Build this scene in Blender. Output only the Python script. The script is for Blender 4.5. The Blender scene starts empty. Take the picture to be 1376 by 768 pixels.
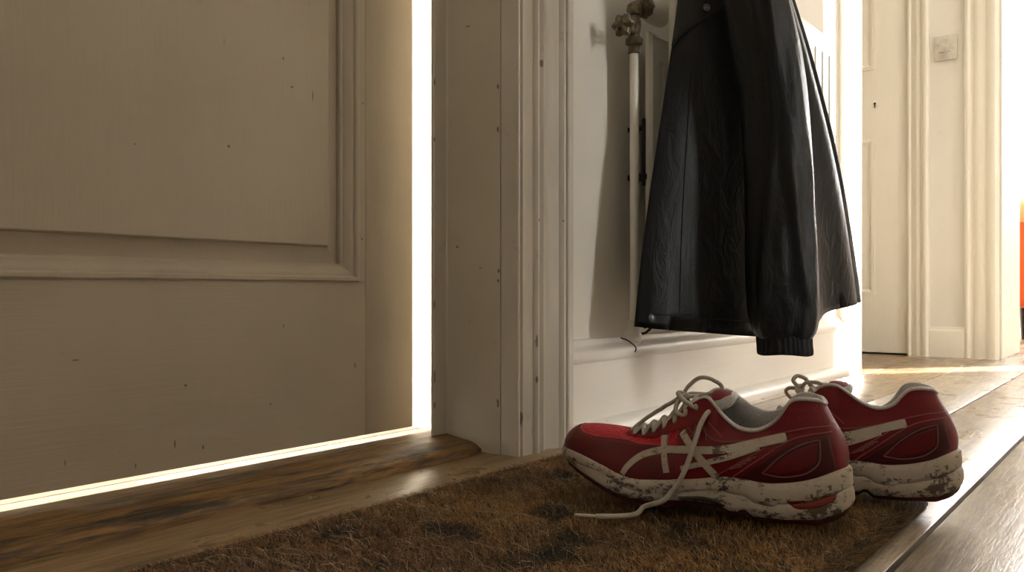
import bpy, bmesh, math, random
from mathutils import Vector, Matrix, noise
from mathutils.bvhtree import BVHTree
random.seed(7)
PI = math.pi
C = bpy.context.scene.collection

# ------------------------------------------------------------------ helpers
def tag(o, label=None, cat=None, group=None, kind=None):
    if label: o['label'] = label
    if cat: o['category'] = cat
    if group: o['group'] = group
    if kind: o['kind'] = kind
    return o

def thing(name, label, cat, loc=(0, 0, 0), rz=0, group=None, kind=None):
    o = bpy.data.objects.new(name, None)
    o.empty_display_size = .05
    C.objects.link(o)
    o.location = loc
    o.rotation_euler = (0, 0, rz)
    return tag(o, label, cat, group, kind)

def obj(name, bm, mat, parent=None, smooth=None, recalc=True):
    if recalc:
        bmesh.ops.recalc_face_normals(bm, faces=bm.faces[:])
    me = bpy.data.meshes.new(name)
    bm.to_mesh(me)
    bm.free()
    o = bpy.data.objects.new(name, me)
    C.objects.link(o)
    for m in (mat if isinstance(mat, (list, tuple)) else [mat]):
        me.materials.append(m)
    if smooth is not None:
        me.shade_smooth()
        if smooth < 179:
            me.set_sharp_from_angle(angle=math.radians(smooth))
    if parent:
        o.parent = parent
    return o

def struct(name, bm, mat, label, cat, parent=None, smooth=None):
    o = obj(name, bm, mat, parent, smooth)
    if parent is None:
        tag(o, label, cat, kind='structure')
    return o

def add_box(bm, x0, x1, y0, y1, z0, z1, bev=0, seg=2):
    r = bmesh.ops.create_cube(bm, size=1)
    vs = r['verts']
    for v in vs:
        v.co = Vector((x0 + (v.co.x + .5) * (x1 - x0), y0 + (v.co.y + .5) * (y1 - y0), z0 + (v.co.z + .5) * (z1 - z0)))
    if bev:
        es = list({e for v in vs for e in v.link_edges})
        bmesh.ops.bevel(bm, geom=es, offset=bev, segments=seg, affect='EDGES', profile=.5)

def bx(x0, x1, y0, y1, z0, z1, bev=0, seg=2):
    bm = bmesh.new()
    add_box(bm, x0, x1, y0, y1, z0, z1, bev, seg)
    return bm

def add_prism(bm, pts, fn, a, b):
    """extrude the closed 2D outline pts; fn(p, t) -> 3D point, t in {a, b}"""
    A = [bm.verts.new(fn(p, a)) for p in pts]
    B = [bm.verts.new(fn(p, b)) for p in pts]
    n = len(pts)
    for i in range(n):
        bm.faces.new((A[i], A[(i + 1) % n], B[(i + 1) % n], B[i]))
    bm.faces.new(A[::-1])
    bm.faces.new(B)

def catmull(P, n, closed=False):
    """resample control points (tuples) smoothly to n points"""
    P = [Vector(p) for p in P]
    m = len(P)
    out = []
    segs = m if closed else m - 1
    for k in range(n):
        t = k / (n if closed else n - 1) * segs
        i = min(int(t), segs - 1)
        f = t - i
        if closed:
            a, b, c, d = (P[(i + j - 1) % m] for j in range(4))
        else:
            b, c = P[i], P[i + 1]
            a = P[i - 1] if i > 0 else b * 2 - c
            d = P[i + 2] if i + 2 < m else c * 2 - b
        out.append(.5 * (2 * b + (c - a) * f + (2 * a - 5 * b + 4 * c - d) * f * f + (3 * b - a - 3 * c + d) * f ** 3))
    return out

def interp(tab, x):
    """smooth (monotone-ish) interpolation in a table of (x, y)"""
    if x <= tab[0][0]: return tab[0][1]
    if x >= tab[-1][0]: return tab[-1][1]
    for i in range(len(tab) - 1):
        if tab[i][0] <= x <= tab[i + 1][0]:
            x0, y0 = tab[i]; x1, y1 = tab[i + 1]
            def sl(j):
                if j <= 0 or j >= len(tab) - 1: 
                    j = max(0, min(j, len(tab) - 1))
                    k = 1 if j == 0 else j
                    return (tab[k][1] - tab[k - 1][1]) / (tab[k][0] - tab[k - 1][0])
                return (tab[j + 1][1] - tab[j - 1][1]) / (tab[j + 1][0] - tab[j - 1][0])
            h = x1 - x0; t = (x - x0) / h
            m0, m1 = sl(i) * h, sl(i + 1) * h
            return (2*t**3 - 3*t*t + 1) * y0 + (t**3 - 2*t*t + t) * m0 + (-2*t**3 + 3*t*t) * y1 + (t**3 - t*t) * m1

def add_tube(bm, pts, r, seg=10, caps=True, flat=1.0):
    """tube through 3D points; r a number or a list"""
    pts = [Vector(p) for p in pts]
    n = len(pts)
    rings = []
    up = None
    for i, p in enumerate(pts):
        t = (pts[min(i + 1, n - 1)] - pts[max(i - 1, 0)]).normalized()
        if up is None:
            up = Vector((0, 0, 1)) if abs(t.z) < .9 else Vector((1, 0, 0))
        u = (up - t * up.dot(t)).normalized()
        w = t.cross(u)
        up = u
        rr = r[i] if isinstance(r, (list, tuple)) else r
        rings.append([bm.verts.new(p + u * (math.cos(a) * rr * flat) + w * (math.sin(a) * rr)) for a in (2 * PI * k / seg for k in range(seg))])
    for i in range(n - 1):
        for k in range(seg):
            bm.faces.new((rings[i][k], rings[i][(k + 1) % seg], rings[i + 1][(k + 1) % seg], rings[i + 1][k]))
    if caps:
        bm.faces.new(rings[0][::-1])
        bm.faces.new(rings[-1])

def add_lathe(bm, prof, seg, M):
    """prof: (radius, height) pairs revolved about local z, placed by matrix M"""
    rings = [[bm.verts.new(M @ Vector((r * math.cos(2 * PI * k / seg), r * math.sin(2 * PI * k / seg), h))) for k in range(seg)] for r, h in prof]
    for i in range(len(rings) - 1):
        for k in range(seg):
            bm.faces.new((rings[i][k], rings[i][(k + 1) % seg], rings[i + 1][(k + 1) % seg], rings[i + 1][k]))
    bm.faces.new(rings[0][::-1])
    bm.faces.new(rings[-1])

def axis_matrix(p, d):
    d = Vector(d).normalized()
    return Matrix.Translation(Vector(p)) @ d.to_track_quat('Z', 'Y').to_matrix().to_4x4()

# ------------------------------------------------------------------ materials
def lin(c):
    return tuple(((v / 255) / 12.92 if v / 255 <= .04045 else ((v / 255 + .055) / 1.055) ** 2.4) for v in c) + (1,)

class NT:
    def __init__(self, name):
        self.m = bpy.data.materials.new(name)
        self.m.use_nodes = True
        self.t = self.m.node_tree
        self.b = self.t.nodes['Principled BSDF']
        self.co = self.t.nodes.new('ShaderNodeTexCoord').outputs['Object']
    def n(self, typ, ins=None, **kw):
        nd = self.t.nodes.new(typ)
        for k, v in kw.items(): setattr(nd, k, v)
        for k, v in (ins or {}).items():
            if hasattr(v, 'node'): self.t.links.new(v, nd.inputs[k])
            else: nd.inputs[k].default_value = v
        return nd
    def map(self, scale=(1, 1, 1), rot=(0, 0, 0), loc=(0, 0, 0)):
        return self.n('ShaderNodeMapping', {'Vector': self.co, 'Scale': scale, 'Rotation': rot, 'Location': loc}).outputs[0]
    def noise(self, scale, vec=None, detail=4, rough=.55, dist=0):
        return self.n('ShaderNodeTexNoise', {'Vector': vec or self.co, 'Scale': scale, 'Detail': detail, 'Roughness': rough, 'Distortion': dist}).outputs[0]
    def ramp(self, f, stops, interp='LINEAR'):
        r = self.n('ShaderNodeValToRGB', {'Fac': f})
        r.color_ramp.interpolation = interp
        el = r.color_ramp.elements
        while len(el) < len(stops): el.new(.5)
        for e, (p, c) in zip(el, stops):
            e.position = p
            e.color = c if isinstance(c, (tuple, list)) else (c, c, c, 1)
        return r.outputs[0]
    def mix(self, f, a, b, mode='MIX'):
        x = self.n('ShaderNodeMix', data_type='RGBA', blend_type=mode)
        for i, v in ((0, f), (6, a), (7, b)):
            if hasattr(v, 'node'): self.t.links.new(v, x.inputs[i])
            else: x.inputs[i].default_value = v
        return x.outputs[2]
    def math(self, op, a, b=0.):
        x = self.n('ShaderNodeMath', operation=op)
        for i, v in ((0, a), (1, b)):
            if hasattr(v, 'node'): self.t.links.new(v, x.inputs[i])
            else: x.inputs[i].default_value = v
        return x.outputs[0]
    def bump(self, h, strength, dist=.001, prev=None):
        ins = {'Height': h, 'Strength': strength, 'Distance': dist}
        if prev is not None: ins['Normal'] = prev
        return self.n('ShaderNodeBump', ins).outputs[0]
    def out(self, color=None, rough=None, normal=None, **kw):
        d = {'Base Color': color, 'Roughness': rough, 'Normal': normal}
        d.update({k.replace('_', ' '): v for k, v in kw.items()})
        for k, v in d.items():
            if v is None: continue
            if hasattr(v, 'node'): self.t.links.new(v, self.b.inputs[k])
            else: self.b.inputs[k].default_value = v
        return self.m

def paint(name, col, rough=.42, grain=None, grime=.35, chips=.0, bump=.25, grime_col=(92, 74, 52), chip_col=(58, 40, 26), marks=()):
    """old gloss paint on wood or plaster: brush grain, grime patches, little chips"""
    k = NT(name)
    base = lin(col)
    big = k.noise(3.2, detail=5)
    c = k.mix(k.ramp(big, [(.35, 0.), (.75, grime)]), base, lin(tuple(v * .84 for v in col)))
    sp = k.noise(26, detail=6, rough=.7)
    c = k.mix(k.ramp(sp, [(.63, 0.), (.74, .45 * grime)]), c, lin(grime_col))
    # sparse small dark specks
    vo = k.n('ShaderNodeTexVoronoi', {'Vector': k.map((1, 1, .55)), 'Scale': 17., 'Randomness': 1.}).outputs['Distance']
    wob = k.noise(160, detail=3)
    sel = k.noise(9.0, k.map(loc=(3, 1, 7)), detail=1)
    spk = k.math('MULTIPLY', k.ramp(k.math('ADD', vo, k.math('MULTIPLY', wob, .10)), [(.085, 1.), (.105, 0.)]), k.ramp(sel, [(.50, 0.), (.54, 1.)]))
    c = k.mix(k.math('MULTIPLY', spk, chips), c, lin(chip_col))
    if marks:       # single dents and chips, each where it is on the piece
        acc = None
        wb = k.math('MULTIPLY', k.math('SUBTRACT', k.noise(220, detail=3), .5), 1.1)
        for ctr, rad in marks:
            d = k.n('ShaderNodeVectorMath', {0: k.co, 1: ctr}, operation='SUBTRACT').outputs[0]
            d = k.n('ShaderNodeVectorMath', {0: d, 1: tuple(1 / q for q in rad)}, operation='MULTIPLY').outputs[0]
            d = k.n('ShaderNodeVectorMath', {0: d}, operation='LENGTH').outputs['Value']
            acc = d if acc is None else k.math('MINIMUM', acc, d)
        c = k.mix(k.ramp(k.math('ADD', acc, wb), [(.60, .72), (.92, 0.)]), c, lin(chip_col))
    gs = {'x': (2, 60, 60), 'z': (60, 60, 2), None: (14, 14, 14), 'y': (60, 2, 60)}[grain]
    gr = k.noise(5., k.map(gs), detail=5, rough=.6)
    fine = k.noise(240, detail=2)
    nrm = k.bump(gr, bump, .0016)
    nrm = k.bump(fine, bump * .25, .0005, nrm)
    if grain:
        c = k.mix(k.ramp(gr, [(.3, .07), (.6, 0.)]), c, lin(tuple(v * .78 for v in col)))
    return k.out(c, k.ramp(big, [(.3, rough - .06), (.7, rough + .12)]), nrm)

def wood(name, c1, c2, c3, axis='x', rough=(.25, .5), scale=1.0, wear=.4, bump=.35, coat=.35):
    k = NT(name)
    s = {'x': (3.6, 46, 46), 'y': (46, 3.6, 46)}[axis]
    v = k.map(tuple(q * scale for q in s))
    g1 = k.noise(2.2, v, detail=7, rough=.62, dist=.6)
    g2 = k.noise(9., v, detail=4, rough=.6)
    c = k.ramp(g1, [(.28, lin(c3)), (.5, lin(c1)), (.72, lin(c2))])
    c = k.mix(k.ramp(g2, [(.35, .55), (.55, 0.)]), c, lin(c3))
    patch = k.noise(7., k.map((.6, 1.6, 1)), detail=5)
    c = k.mix(k.ramp(patch, [(.52, 0.), (.7, wear)]), c, lin(c3))
    wornn = k.noise(20., k.map((.35, 2.6, 2.6), loc=(4, 2, 0)), detail=7, rough=.7)
    c = k.mix(k.ramp(wornn, [(.52, 0.), (.62, wear)]), c, lin(tuple(q * .55 for q in c3)))
    tint = k.n('ShaderNodeAttribute', attribute_name='tint').outputs['Color']
    c = k.mix(1., c, tint, 'MULTIPLY')
    nrm = k.bump(g1, bump, .0022)
    nrm = k.bump(g2, bump * .8, .0012, nrm)
    r = k.ramp(k.noise(11., detail=4), [(.3, rough[0]), (.7, rough[1])])
    return k.out(c, r, nrm, Coat_Weight=coat, Coat_Roughness=.22)

def plain(name, col, rough=.5, metal=0., nscale=40, amt=.15, bump=.15, **kw):
    k = NT(name)
    n = k.noise(nscale, detail=4)
    c = k.mix(k.ramp(n, [(.35, 0.), (.7, 1.)]), lin(col), lin(tuple(v * (1 - amt) for v in col)))
    return k.out(c, rough, k.bump(n, bump, .0008), Metallic=metal, **kw)

M = {}
DOFF = Vector((.14, .86, .0225))
def dm(L):
    return [(tuple(Vector(c) - DOFF), r) for c, r in L]
M['door'] = paint('door cream gloss paint', (188, 177, 159), .38, 'z', .5, .35, .22, marks=dm([
    ((.5196, .8645, .567), (.006, .03, .0012)), ((.6269, .8645, .5088), (.0018, .03, .0030)), ((.6399, .8645, .4757), (.0028, .03, .0014)), ((.672, .8645, .470), (.0011, .03, .0085)),
    ((.4383, .8645, .376), (.001, .03, .001)), ((.5507, .8645, .389), (.0022, .03, .0022)), ((.752, .86, .29), (.0016, .03, .002)), ((.754, .86, .475), (.0013, .03, .0018))]))
M['door_rail'] = paint('door cream gloss paint on the rails', (188, 177, 159), .38, 'x', .5, .35, .22, marks=dm([
    ((.4946, .86, .1139), (.0018, .03, .0022)), ((.4377, .86, .0241 + .010), (.0009, .03, .004)), ((.5162, .86, .042), (.0018, .03, .0028)), ((.376, .86, .150), (.005, .03, .0008)), ((.6059, .86, .081), (.0015, .03, .0018)),
    ((.482, .86, .050), (.0012, .03, .006)), ((.625, .86, .176), (.001, .03, .003)), ((.366, .86, .048), (.0008, .03, .004))]))
M['frame'] = paint('frame cream gloss paint', (198, 189, 172), .36, 'z', .6, .6, .22, marks=[
    ((.856, .780, .281), (.03, .0030, .0022)), ((.856, .706, .494), (.03, .0022, .0042)), ((.856, .706, .436), (.03, .0022, .0062)), ((.856, .705, .2463), (.03, .0022, .0040)), ((.856, .706, .233), (.03, .002, .003)),
    ((.856, .706, .069), (.03, .0024, .0075)), ((.856, .760, .585), (.03, .006, .0012)), ((.856, .737, .251), (.03, .0035, .0012)),
    ((.832, .80, .51), (.0016, .03, .006)), ((.832, .80, .060), (.0016, .03, .006)), ((.832, .80, .43), (.0014, .03, .005)), ((.832, .80, .20), (.0014, .03, .009)), ((.832, .80, .10), (.0016, .03, .012))])
M['arch'] = paint('architrave cream gloss paint', (208, 201, 189), .36, 'z', .7, .7, .22, marks=[
    ((.897, .667, .315), (.003, .03, .0028)), ((.893, .668, .152), (.0016, .03, .011)), ((.893, .668, .10), (.0016, .03, .007)), ((.947, .663, .317), (.0016, .03, .0016)), ((.8655, .675, .05), (.002, .03, .012)), ((.888, .672, .03), (.0015, .03, .010))])
M['wall'] = paint('wall off white emulsion', (226, 220, 208), .7, None, .25, .10, .12)
M['skirt'] = paint('skirting white gloss', (230, 224, 214), .34, 'x', .3, .5, .15)
M['hall'] = paint('hall cream paint', (236, 230, 218), .55, None, .2, .0, .1)
M['hall_trim'] = paint('hall cream gloss trim', (238, 230, 214), .35, 'z', .15, .0, .1)
M['ceil'] = plain('ceiling white', (232, 228, 220), .8)
M['outside'] = plain('porch white render', (246, 240, 228), .8)
M['porch'] = plain('porch pale stone', (238, 226, 204), .7, nscale=8)
M['floor'] = wood('worn floorboards', (160, 144, 122), (186, 170, 148), (100, 84, 66), 'x', (.22, .40), 1., .35, .35)
M['sill'] = wood('worn oak sill', (138, 102, 54), (164, 126, 72), (44, 30, 16), 'x', (.34, .58), 1.0, .95, .9, 0.)
M['dark'] = plain('dark gap', (14, 11, 8), .9)

# ------------------------------------------------------------------ floor (boards run along x)
WX0, WX1 = -1.3, 6.2
bm = bmesh.new()
tl = bm.loops.layers.float_color.new('tint')
seams = [-1.1, -.95, -.80, -.645, -.49, -.335, -.165, .004, .172, .306, .466, .631, .79, .94, 1.09, 1.25]
random.seed(3)
for a, b in zip(seams, seams[1:]):
    n0 = len(bm.faces)
    cut = random.uniform(2.6, 3.6) if a < .6 else 3.2
    for x0, x1 in ((WX0, cut), (cut + .0015, WX1)):
        add_box(bm, x0, x1, a + (.0023 if abs(a - .172) < .01 else .0014), b - (.0023 if abs(b - .172) < .01 else .0014), -.022, 0, .0016, 2)
    bm.faces.ensure_lookup_table()
    t = random.uniform(.82, 1.08)
    if abs(a - .004) < .01: t = .88
    tc = (t, t, t, 1)
    if abs(a - .631) < .01: tc = (.86, .70, .48, 1)
    if abs(a - .466) < .01: tc = (.92, .80, .62, 1)
    for f in bm.faces[n0:]:
        for l in f.loops: l[tl] = tc
n0 = len(bm.faces)
add_box(bm, WX0, WX1, -1.1, 1.25, -.06, -.02)
bm.faces.ensure_lookup_table()
for f in bm.faces[n0:]:
    f.material_index = 1
    for l in f.loops: l[tl] = (1, 1, 1, 1)
struct('floor', bm, [M['floor'], M['dark']], 'worn bare wooden floorboards running along the hallway', 'floor', smooth=30)

# ------------------------------------------------------------------ front door wall with radiator (y = .70)
YW = .70
bm = bmesh.new()
add_box(bm, .95, 2.38, YW, .98, 0, 2.5)
add_box(bm, -1.3, .03, YW, .98, 0, 2.5)
add_box(bm, .03, .95, YW, .98, 2.06, 2.5)
add_box(bm, .868, .95, YW, .72, 0, 2.06)
struct('wall_back', bm, M['wall'], 'off white painted wall behind the radiator and jacket', 'wall')

# jamb with its stop (profile in x,y)
def zprism(pts, z0, z1):
    bm = bmesh.new()
    add_prism(bm, pts, lambda p, t: Vector((p[0], p[1], t)), z0, z1)
    return bm
jp = [(.949, .703), (.857, .703), (.856, .706), (.856, .797), (.8545, .7995), (.832, .80), (.830, .802), (.830, .805), (.832, .807), (.949, .807)]
struct('trim_1', zprism(jp, 0, 2.06), M['frame'], 'cream painted door jamb with chipped stop right of the front door', 'door frame', smooth=30)
jl = [(.03, .703), (.108, .703), (.109, .706), (.109, .797), (.111, .80), (.132, .80), (.135, .8025), (.135, .826), (.03, .83)]
struct('trim_2', zprism(jl, 0, 2.06), M['frame'], 'cream painted jamb on the hinge side of the front door', 'door frame', smooth=30)
# architrave
ap = [(.858, .702), (.858, .6735), (.8595, .672), (.861, .6723), (.8625, .6755), (.8655, .6755), (.867, .672), (.886, .6715)]
ap += [(.8875, .6735), (.8905, .6735), (.892, .669), (.8945, .667), (.8975, .667), (.900, .6690), (.902, .6725), (.904, .6725), (.906, .670)]
for q in range(9):
    t = q / 8
    ap.append((.908 + .036 * t, .668 + .009 * math.sin(t * PI * 1.0) * (1 - .35 * t)))
ap += [(.9455, .664), (.948, .6615), (.952, .6615), (.9545, .664), (.9555, .674), (.9595, .674), (.961, .665), (.963, .6635), (.974, .6640), (.976, .666), (.9805, .690), (.982, .702)]
struct('trim_3', zprism(ap, 0, 2.16), M['arch'], 'moulded cream architrave with chipped paint beside the front door', 'architrave', smooth=35)
al = [(1.0 - .03 - p[0] + .03 - .032, p[1]) for p in ap][::-1]
struct('trim_4', zprism([(.108 - (p[0] - .858), p[1]) for p in ap][::-1], 0, 2.16), M['arch'], 'moulded cream architrave on the hinge side of the front door', 'architrave', smooth=35)

# threshold
tp = [(.727, 0), (.7275, .004), (.730, .0085), (.736, .0125), (.746, .0155), (.770, .0175), (.80, .0185), (.8335, .0185), (.8365, .0165), (.8365, -.03)]
bm = bmesh.new()
tl = bm.loops.layers.float_color.new('tint')
N = 160
rings = []
for i in range(N + 1):
    x = .03 + (.866 - .03) * i / N
    # the worn front corner rounds off towards the jamb
    e = max(0., (x - .80) / .066)
    ring = []
    for j, (y, z) in enumerate(tp):
        f = 1 if 1 <= j <= 6 else 0
        d = f * (.0016 * noise.noise(Vector((x * 14, j * .7, 2.))) + .0009 * noise.noise(Vector((x * 60, j * 1.9, 5.))))
        yy = y + (e ** 2.2 * .012 if j < 6 else 0)
        ring.append(bm.verts.new((x, yy + d * (j < 5), z + d * (j > 1) - (e ** 2 * .004 if j < 6 and z > .005 else 0))))
    rings.append(ring)
for i in range(N):
    for j in range(len(tp)):
        k = (j + 1) % len(tp)
        bm.faces.new((rings[i][j], rings[i][k], rings[i + 1][k], rings[i + 1][j]))
bm.faces.new(rings[0]); bm.faces.new(rings[-1][::-1])
for f in bm.faces:
    for l in f.loops: l[tl] = (1, 1, 1, 1)
struct('trim_5', bm, M['sill'], 'worn dark oak threshold under the front door', 'threshold', smooth=60)

# ------------------------------------------------------------------ front door
door = thing('door_1', 'old cream painted panelled front door standing ajar with daylight round its edge', 'door', (.14, .86, .0225), 0, None, 'structure')
DX0, DX1, DZ0, DZ1 = .14, .849, .0225, 2.02
PX0, PX1, PZ0, PZ1 = .245, .744, .233, 1.05
def dpart(name, bm, mat, smooth=30):
    o = obj(name, bm, mat, door, smooth)
    o.data.transform(Matrix.Translation((-.14, -.86, -.0225)))
    return o
dpart('stile', bx(PX1 + .014, DX1, .86, .90, DZ0, DZ1, .002, 3), M['door'])
dpart('stile', bx(DX0, PX0 - .014, .86, .90, DZ0, DZ1, .002, 3), M['door'])
bm = bmesh.new()
add_box(bm, PX0 - .0138, PX1 + .0138, .8601, .90, DZ0 + .0004, PZ0)
dpart('bottom_rail', bm, M['door_rail'])
dpart('lock_rail', bx(PX0 - .0138, PX1 + .0138, .8601, .90, PZ1, 1.27), M['door_rail'])
dpart('upper_panel', bx(PX0 - .0138, PX1 + .0138, .868, .89, 1.27, DZ1), M['door'])
bm = bmesh.new()
add_box(bm, PX1 - .004, PX1 + .0138, .8601, .90, PZ0, PZ1)
add_box(bm, PX0 - .0138, PX0 + .004, .8601, .90, PZ0, PZ1)
dpart('stile_edge', bm, M['door'])
def rings_panel(prof, fill):
    bm = bmesh.new()
    rg = []
    for ins, dy in prof:
        a, b, c, d = PX0 + ins, PX1 - ins, PZ0 + ins, PZ1 - ins
        rg.append([bm.verts.new((x, .86 + dy, z)) for x, z in ((a, c), (b, c), (b, d), (a, d))])
    for r0, r1 in zip(rg, rg[1:]):
        for k in range(4):
            bm.faces.new((r0[k], r0[(k + 1) % 4], r1[(k + 1) % 4], r1[k]))
    if fill: bm.faces.new(rg[-1])
    else:
        for k in range(4): bm.faces.new((rg[-1][k], rg[-1][(k + 1) % 4], rg[0][(k + 1) % 4], rg[0][k]))
    return bm
mould = [(-.001, .004), (-.001, -.0035), (.0006, -.0045), (.0042, -.0045), (.0056, -.0030), (.0062, .0005)]
for q in range(6):
    t = q / 5
    mould.append((.0075 + .010 * t, .0005 + .0062 * (1 - math.cos(t * PI / 2))))
mould += [(.0185, .0085), (.0215, .009), (.0228, .0110), (.0230, .022)]
dpart('panel_moulding', rings_panel(mould, False), M['door'], 25)
dpart('raised_panel', rings_panel([(.02, .0165), (.0235, .0165), (.0440, .0090), (.0446, .0080), (.0452, .0040), (.0466, .0030)], True), M['door'], 25)
dpart('edge_strip', bx(.8495, .859, .884, .899, .13, .40, .001), M['frame'])

# ------------------------------------------------------------------ porch beyond the front door
bm = bmesh.new()
add_box(bm, -.6, .0, .985, 1.9, -.08, -.03)
add_box(bm, .0, .95, .838, 1.9, -.08, -.03)
struct('ground_porch', bm, M['porch'], 'sunlit pale porch floor seen under the front door', 'porch floor')
bm = bmesh.new()
add_box(bm, .9455, .951, .808, 1.9, -.03, 2.06)
add_box(bm, -.6, .95, 1.9, 1.95, -.08, 2.4)
struct('wall_porch', bm, M['outside'], 'bright white porch wall seen through the door gap', 'wall')

# ------------------------------------------------------------------ skirting board on the radiator wall
sp = [(.702, .146), (.695, .146), (.693, .1435), (.6925, .139), (.690, .1355), (.685, .133), (.6795, .1305), (.6765, .127), (.6755, .121), (.6765, .116), (.6795, .1125), (.681, .111), (.681, 0), (.702, 0)]
bm = bmesh.new()
add_prism(bm, sp, lambda p, t: Vector((t, p[0], p[1])), .9825, 2.297)
bb = struct('baseboard_back', bm, M['skirt'], 'tall white moulded skirting board below the radiator', 'skirting board', smooth=35)
qp = [(.682, 0), (.652, 0), (.652, .006)] + [(.682 - .030 * math.cos(a), .006 + .018 * math.sin(a)) for a in (PI / 2 * q / 7 for q in range(1, 8))]
bm = bmesh.new()
add_prism(bm, qp, lambda p, t: Vector((t, p[0], p[1])), .9825, 2.297)
obj('quadrant_bead', bm, M['skirt'], bb, 35)

# cased end of that wall
ep = [(2.296, .702), (2.296, .677), (2.299, .674), (2.318, .674), (2.320, .677), (2.324, .677), (2.326, .672), (2.36, .670), (2.364, .674), (2.384, .674), (2.388, .670), (2.400, .670), (2.402, .673), (2.402, .96), (2.38, .96), (2.38, .702)]
struct('trim_6', zprism(ep, 0, 2.1), M['hall_trim'], 'white casing at the far end of the radiator wall, lit by a stripe of sun', 'architrave', smooth=30)

# ------------------------------------------------------------------ end wall (x = 3.03) with a closed door and an open doorway
XE = 3.03
bm = bmesh.new()
add_box(bm, XE, XE + .10, .52, .68, 0, 2.5)
add_box(bm, XE, XE + .10, .68, 1.25, 2.06, 2.5)
add_box(bm, XE + .06, XE + .10, .68, 1.25, 0, 2.06)  # unseen block added to stop sky light leaking under the closed door
add_box(bm, XE, XE + .10, -.37, .52, 2.06, 2.5)
add_box(bm, XE, XE + .10, -1.1, -.37, 0, 2.5)
struct('wall_end', bm, M['hall'], 'cream wall at the end of the hallway carrying the light switch', 'wall')
# architrave of the closed door
def xarch(y0, y1, flip, x=XE, proud=.024):
    s = -1 if flip else 1
    w = y1 - y0
    pr = [(0, 0), (0, .016), (.06, .019), (.10, .019), (.16, .012), (.24, .012), (.30, .016), (.45, .020), (.62, .016), (.70, .022), (.80, .026), (.90, .026), (.97, .022), (1, .018), (1, 0)]
    pts = []
    for u, d in pr:
        y = (y1 - u * w) if flip else (y0 + u * w)
        pts.append((x + .002 - d * proud / .024, y))
    return pts
struct('trim_7', zprism(xarch(.628, .694, True), 0, 2.1), M['hall_trim'], 'cream architrave on the right of the closed hall door', 'architrave', smooth=30)
struct('trim_8', zprism(xarch(.425, .522, True)[::-1], 0, 2.1), M['hall_trim'], 'ribbed cream architrave beside the open doorway', 'architrave', smooth=30)
struct('trim_9', bx(XE - .001, XE + .40, .418, .455, 0, 2.06, .002), M['hall'], 'pale lining of the open doorway at the hallway end', 'door lining')
# baseboard on the end wall
ebp = [(0, 0), (0, .10), (-.006, .10), (-.008, .092), (-.014, .086), (-.016, .076), (-.016, 0)]
bm = bmesh.new()
add_prism(bm, [(XE + .001 + a, z) for a, z in ebp], lambda p, t: Vector((p[0], t, p[1])), .5225, .6275)
struct('baseboard_end', bm, M['hall_trim'], 'short cream skirting board below the light switch', 'skirting board', smooth=30)
# closed hall door
d2 = thing('door_2', 'closed cream hall door with a small dark keyhole', 'door', (XE - .004, .695, .006), 0, None, 'structure')
bm = bmesh.new()
add_box(bm, 0, .04, 0, .555, 0, 2.04, .002)
obj('leaf', bm, M['hall_trim'], d2, 30)
bm = bmesh.new()
for y0, y1, z0, z1 in ((.105, .45, .20, .74), (.105, .45, .98, 1.9)):
    rg = []
    for ins, dx in ((0, .001), (0, -.005), (.010, -.006), (.018, -.002), (.020, .001)):
        rg.append([bm.verts.new((dx, y, z)) for y, z in ((y0 + ins, z0 + ins), (y1 - ins, z0 + ins), (y1 - ins, z1 - ins), (y0 + ins, z1 - ins))])
    for r0, r1 in zip(rg, rg[1:]):
        for k in range(4): bm.faces.new((r0[k], r0[(k + 1) % 4], r1[(k + 1) % 4], r1[k]))
obj('panel_moulding', bm, M['hall_trim'], d2, 30)
M['brass'] = plain('aged brass', (150, 118, 70), .35, .9)
bm = bmesh.new()
add_lathe(bm, [(.001, .0032), (.006, .003), (.0085, .0022), (.0095, 0)], 20, Matrix.Translation((0, .105, .858)) @ Matrix.Rotation(-PI / 2, 4, 'Y') @ Matrix.Scale(1.45, 4, (1, 0, 0)))
es = obj('keyhole_plate', bm, M['hall_trim'], d2, 40)
bm = bmesh.new()
Mk = Matrix.Translation((-.0028, .105, .858)) @ Matrix.Rotation(-PI / 2, 4, 'Y')
add_lathe(bm, [(.0042, -.002), (.0042, .0006)], 16, Mk @ Matrix.Translation((.003, 0, 0)))
add_box(bm, -.0034, -.0008, .1028, .1072, .848, .860)
obj('keyhole', bm, M['dark'], es, 30)

# passage and hall shell, out of sight mostly
bm = bmesh.new()
add_box(bm, 2.38, 3.13, 1.25, 1.30, 0, 2.5)
add_box(bm, 2.30, 2.38, .98, 1.30, 0, 2.5)
struct('wall_passage', bm, M['hall'], 'cream wall of the side passage beyond the radiator wall', 'wall')
OX0, OX1 = 1.05, 2.85
bm = bmesh.new()
add_box(bm, -1.3, OX0, -1.15, -1.0, 0, 2.5)
add_box(bm, OX1, 3.03, -1.15, -1.0, 0, 2.5)
add_box(bm, OX0, OX1, -1.15, -1.0, 2.2, 2.5)
struct('wall_front', bm, M['hall'], 'cream hallway wall opposite the front door', 'wall')
struct('wall_left', bx(-1.35, -1.3, -1.15, .98, 0, 2.5), M['hall'], 'cream wall closing the left end of the hallway', 'wall')
struct('ceiling', bx(-1.35, 6.3, -4.2, 1.3, 2.5, 2.56), M['ceil'], 'white hallway ceiling', 'ceiling')
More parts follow.
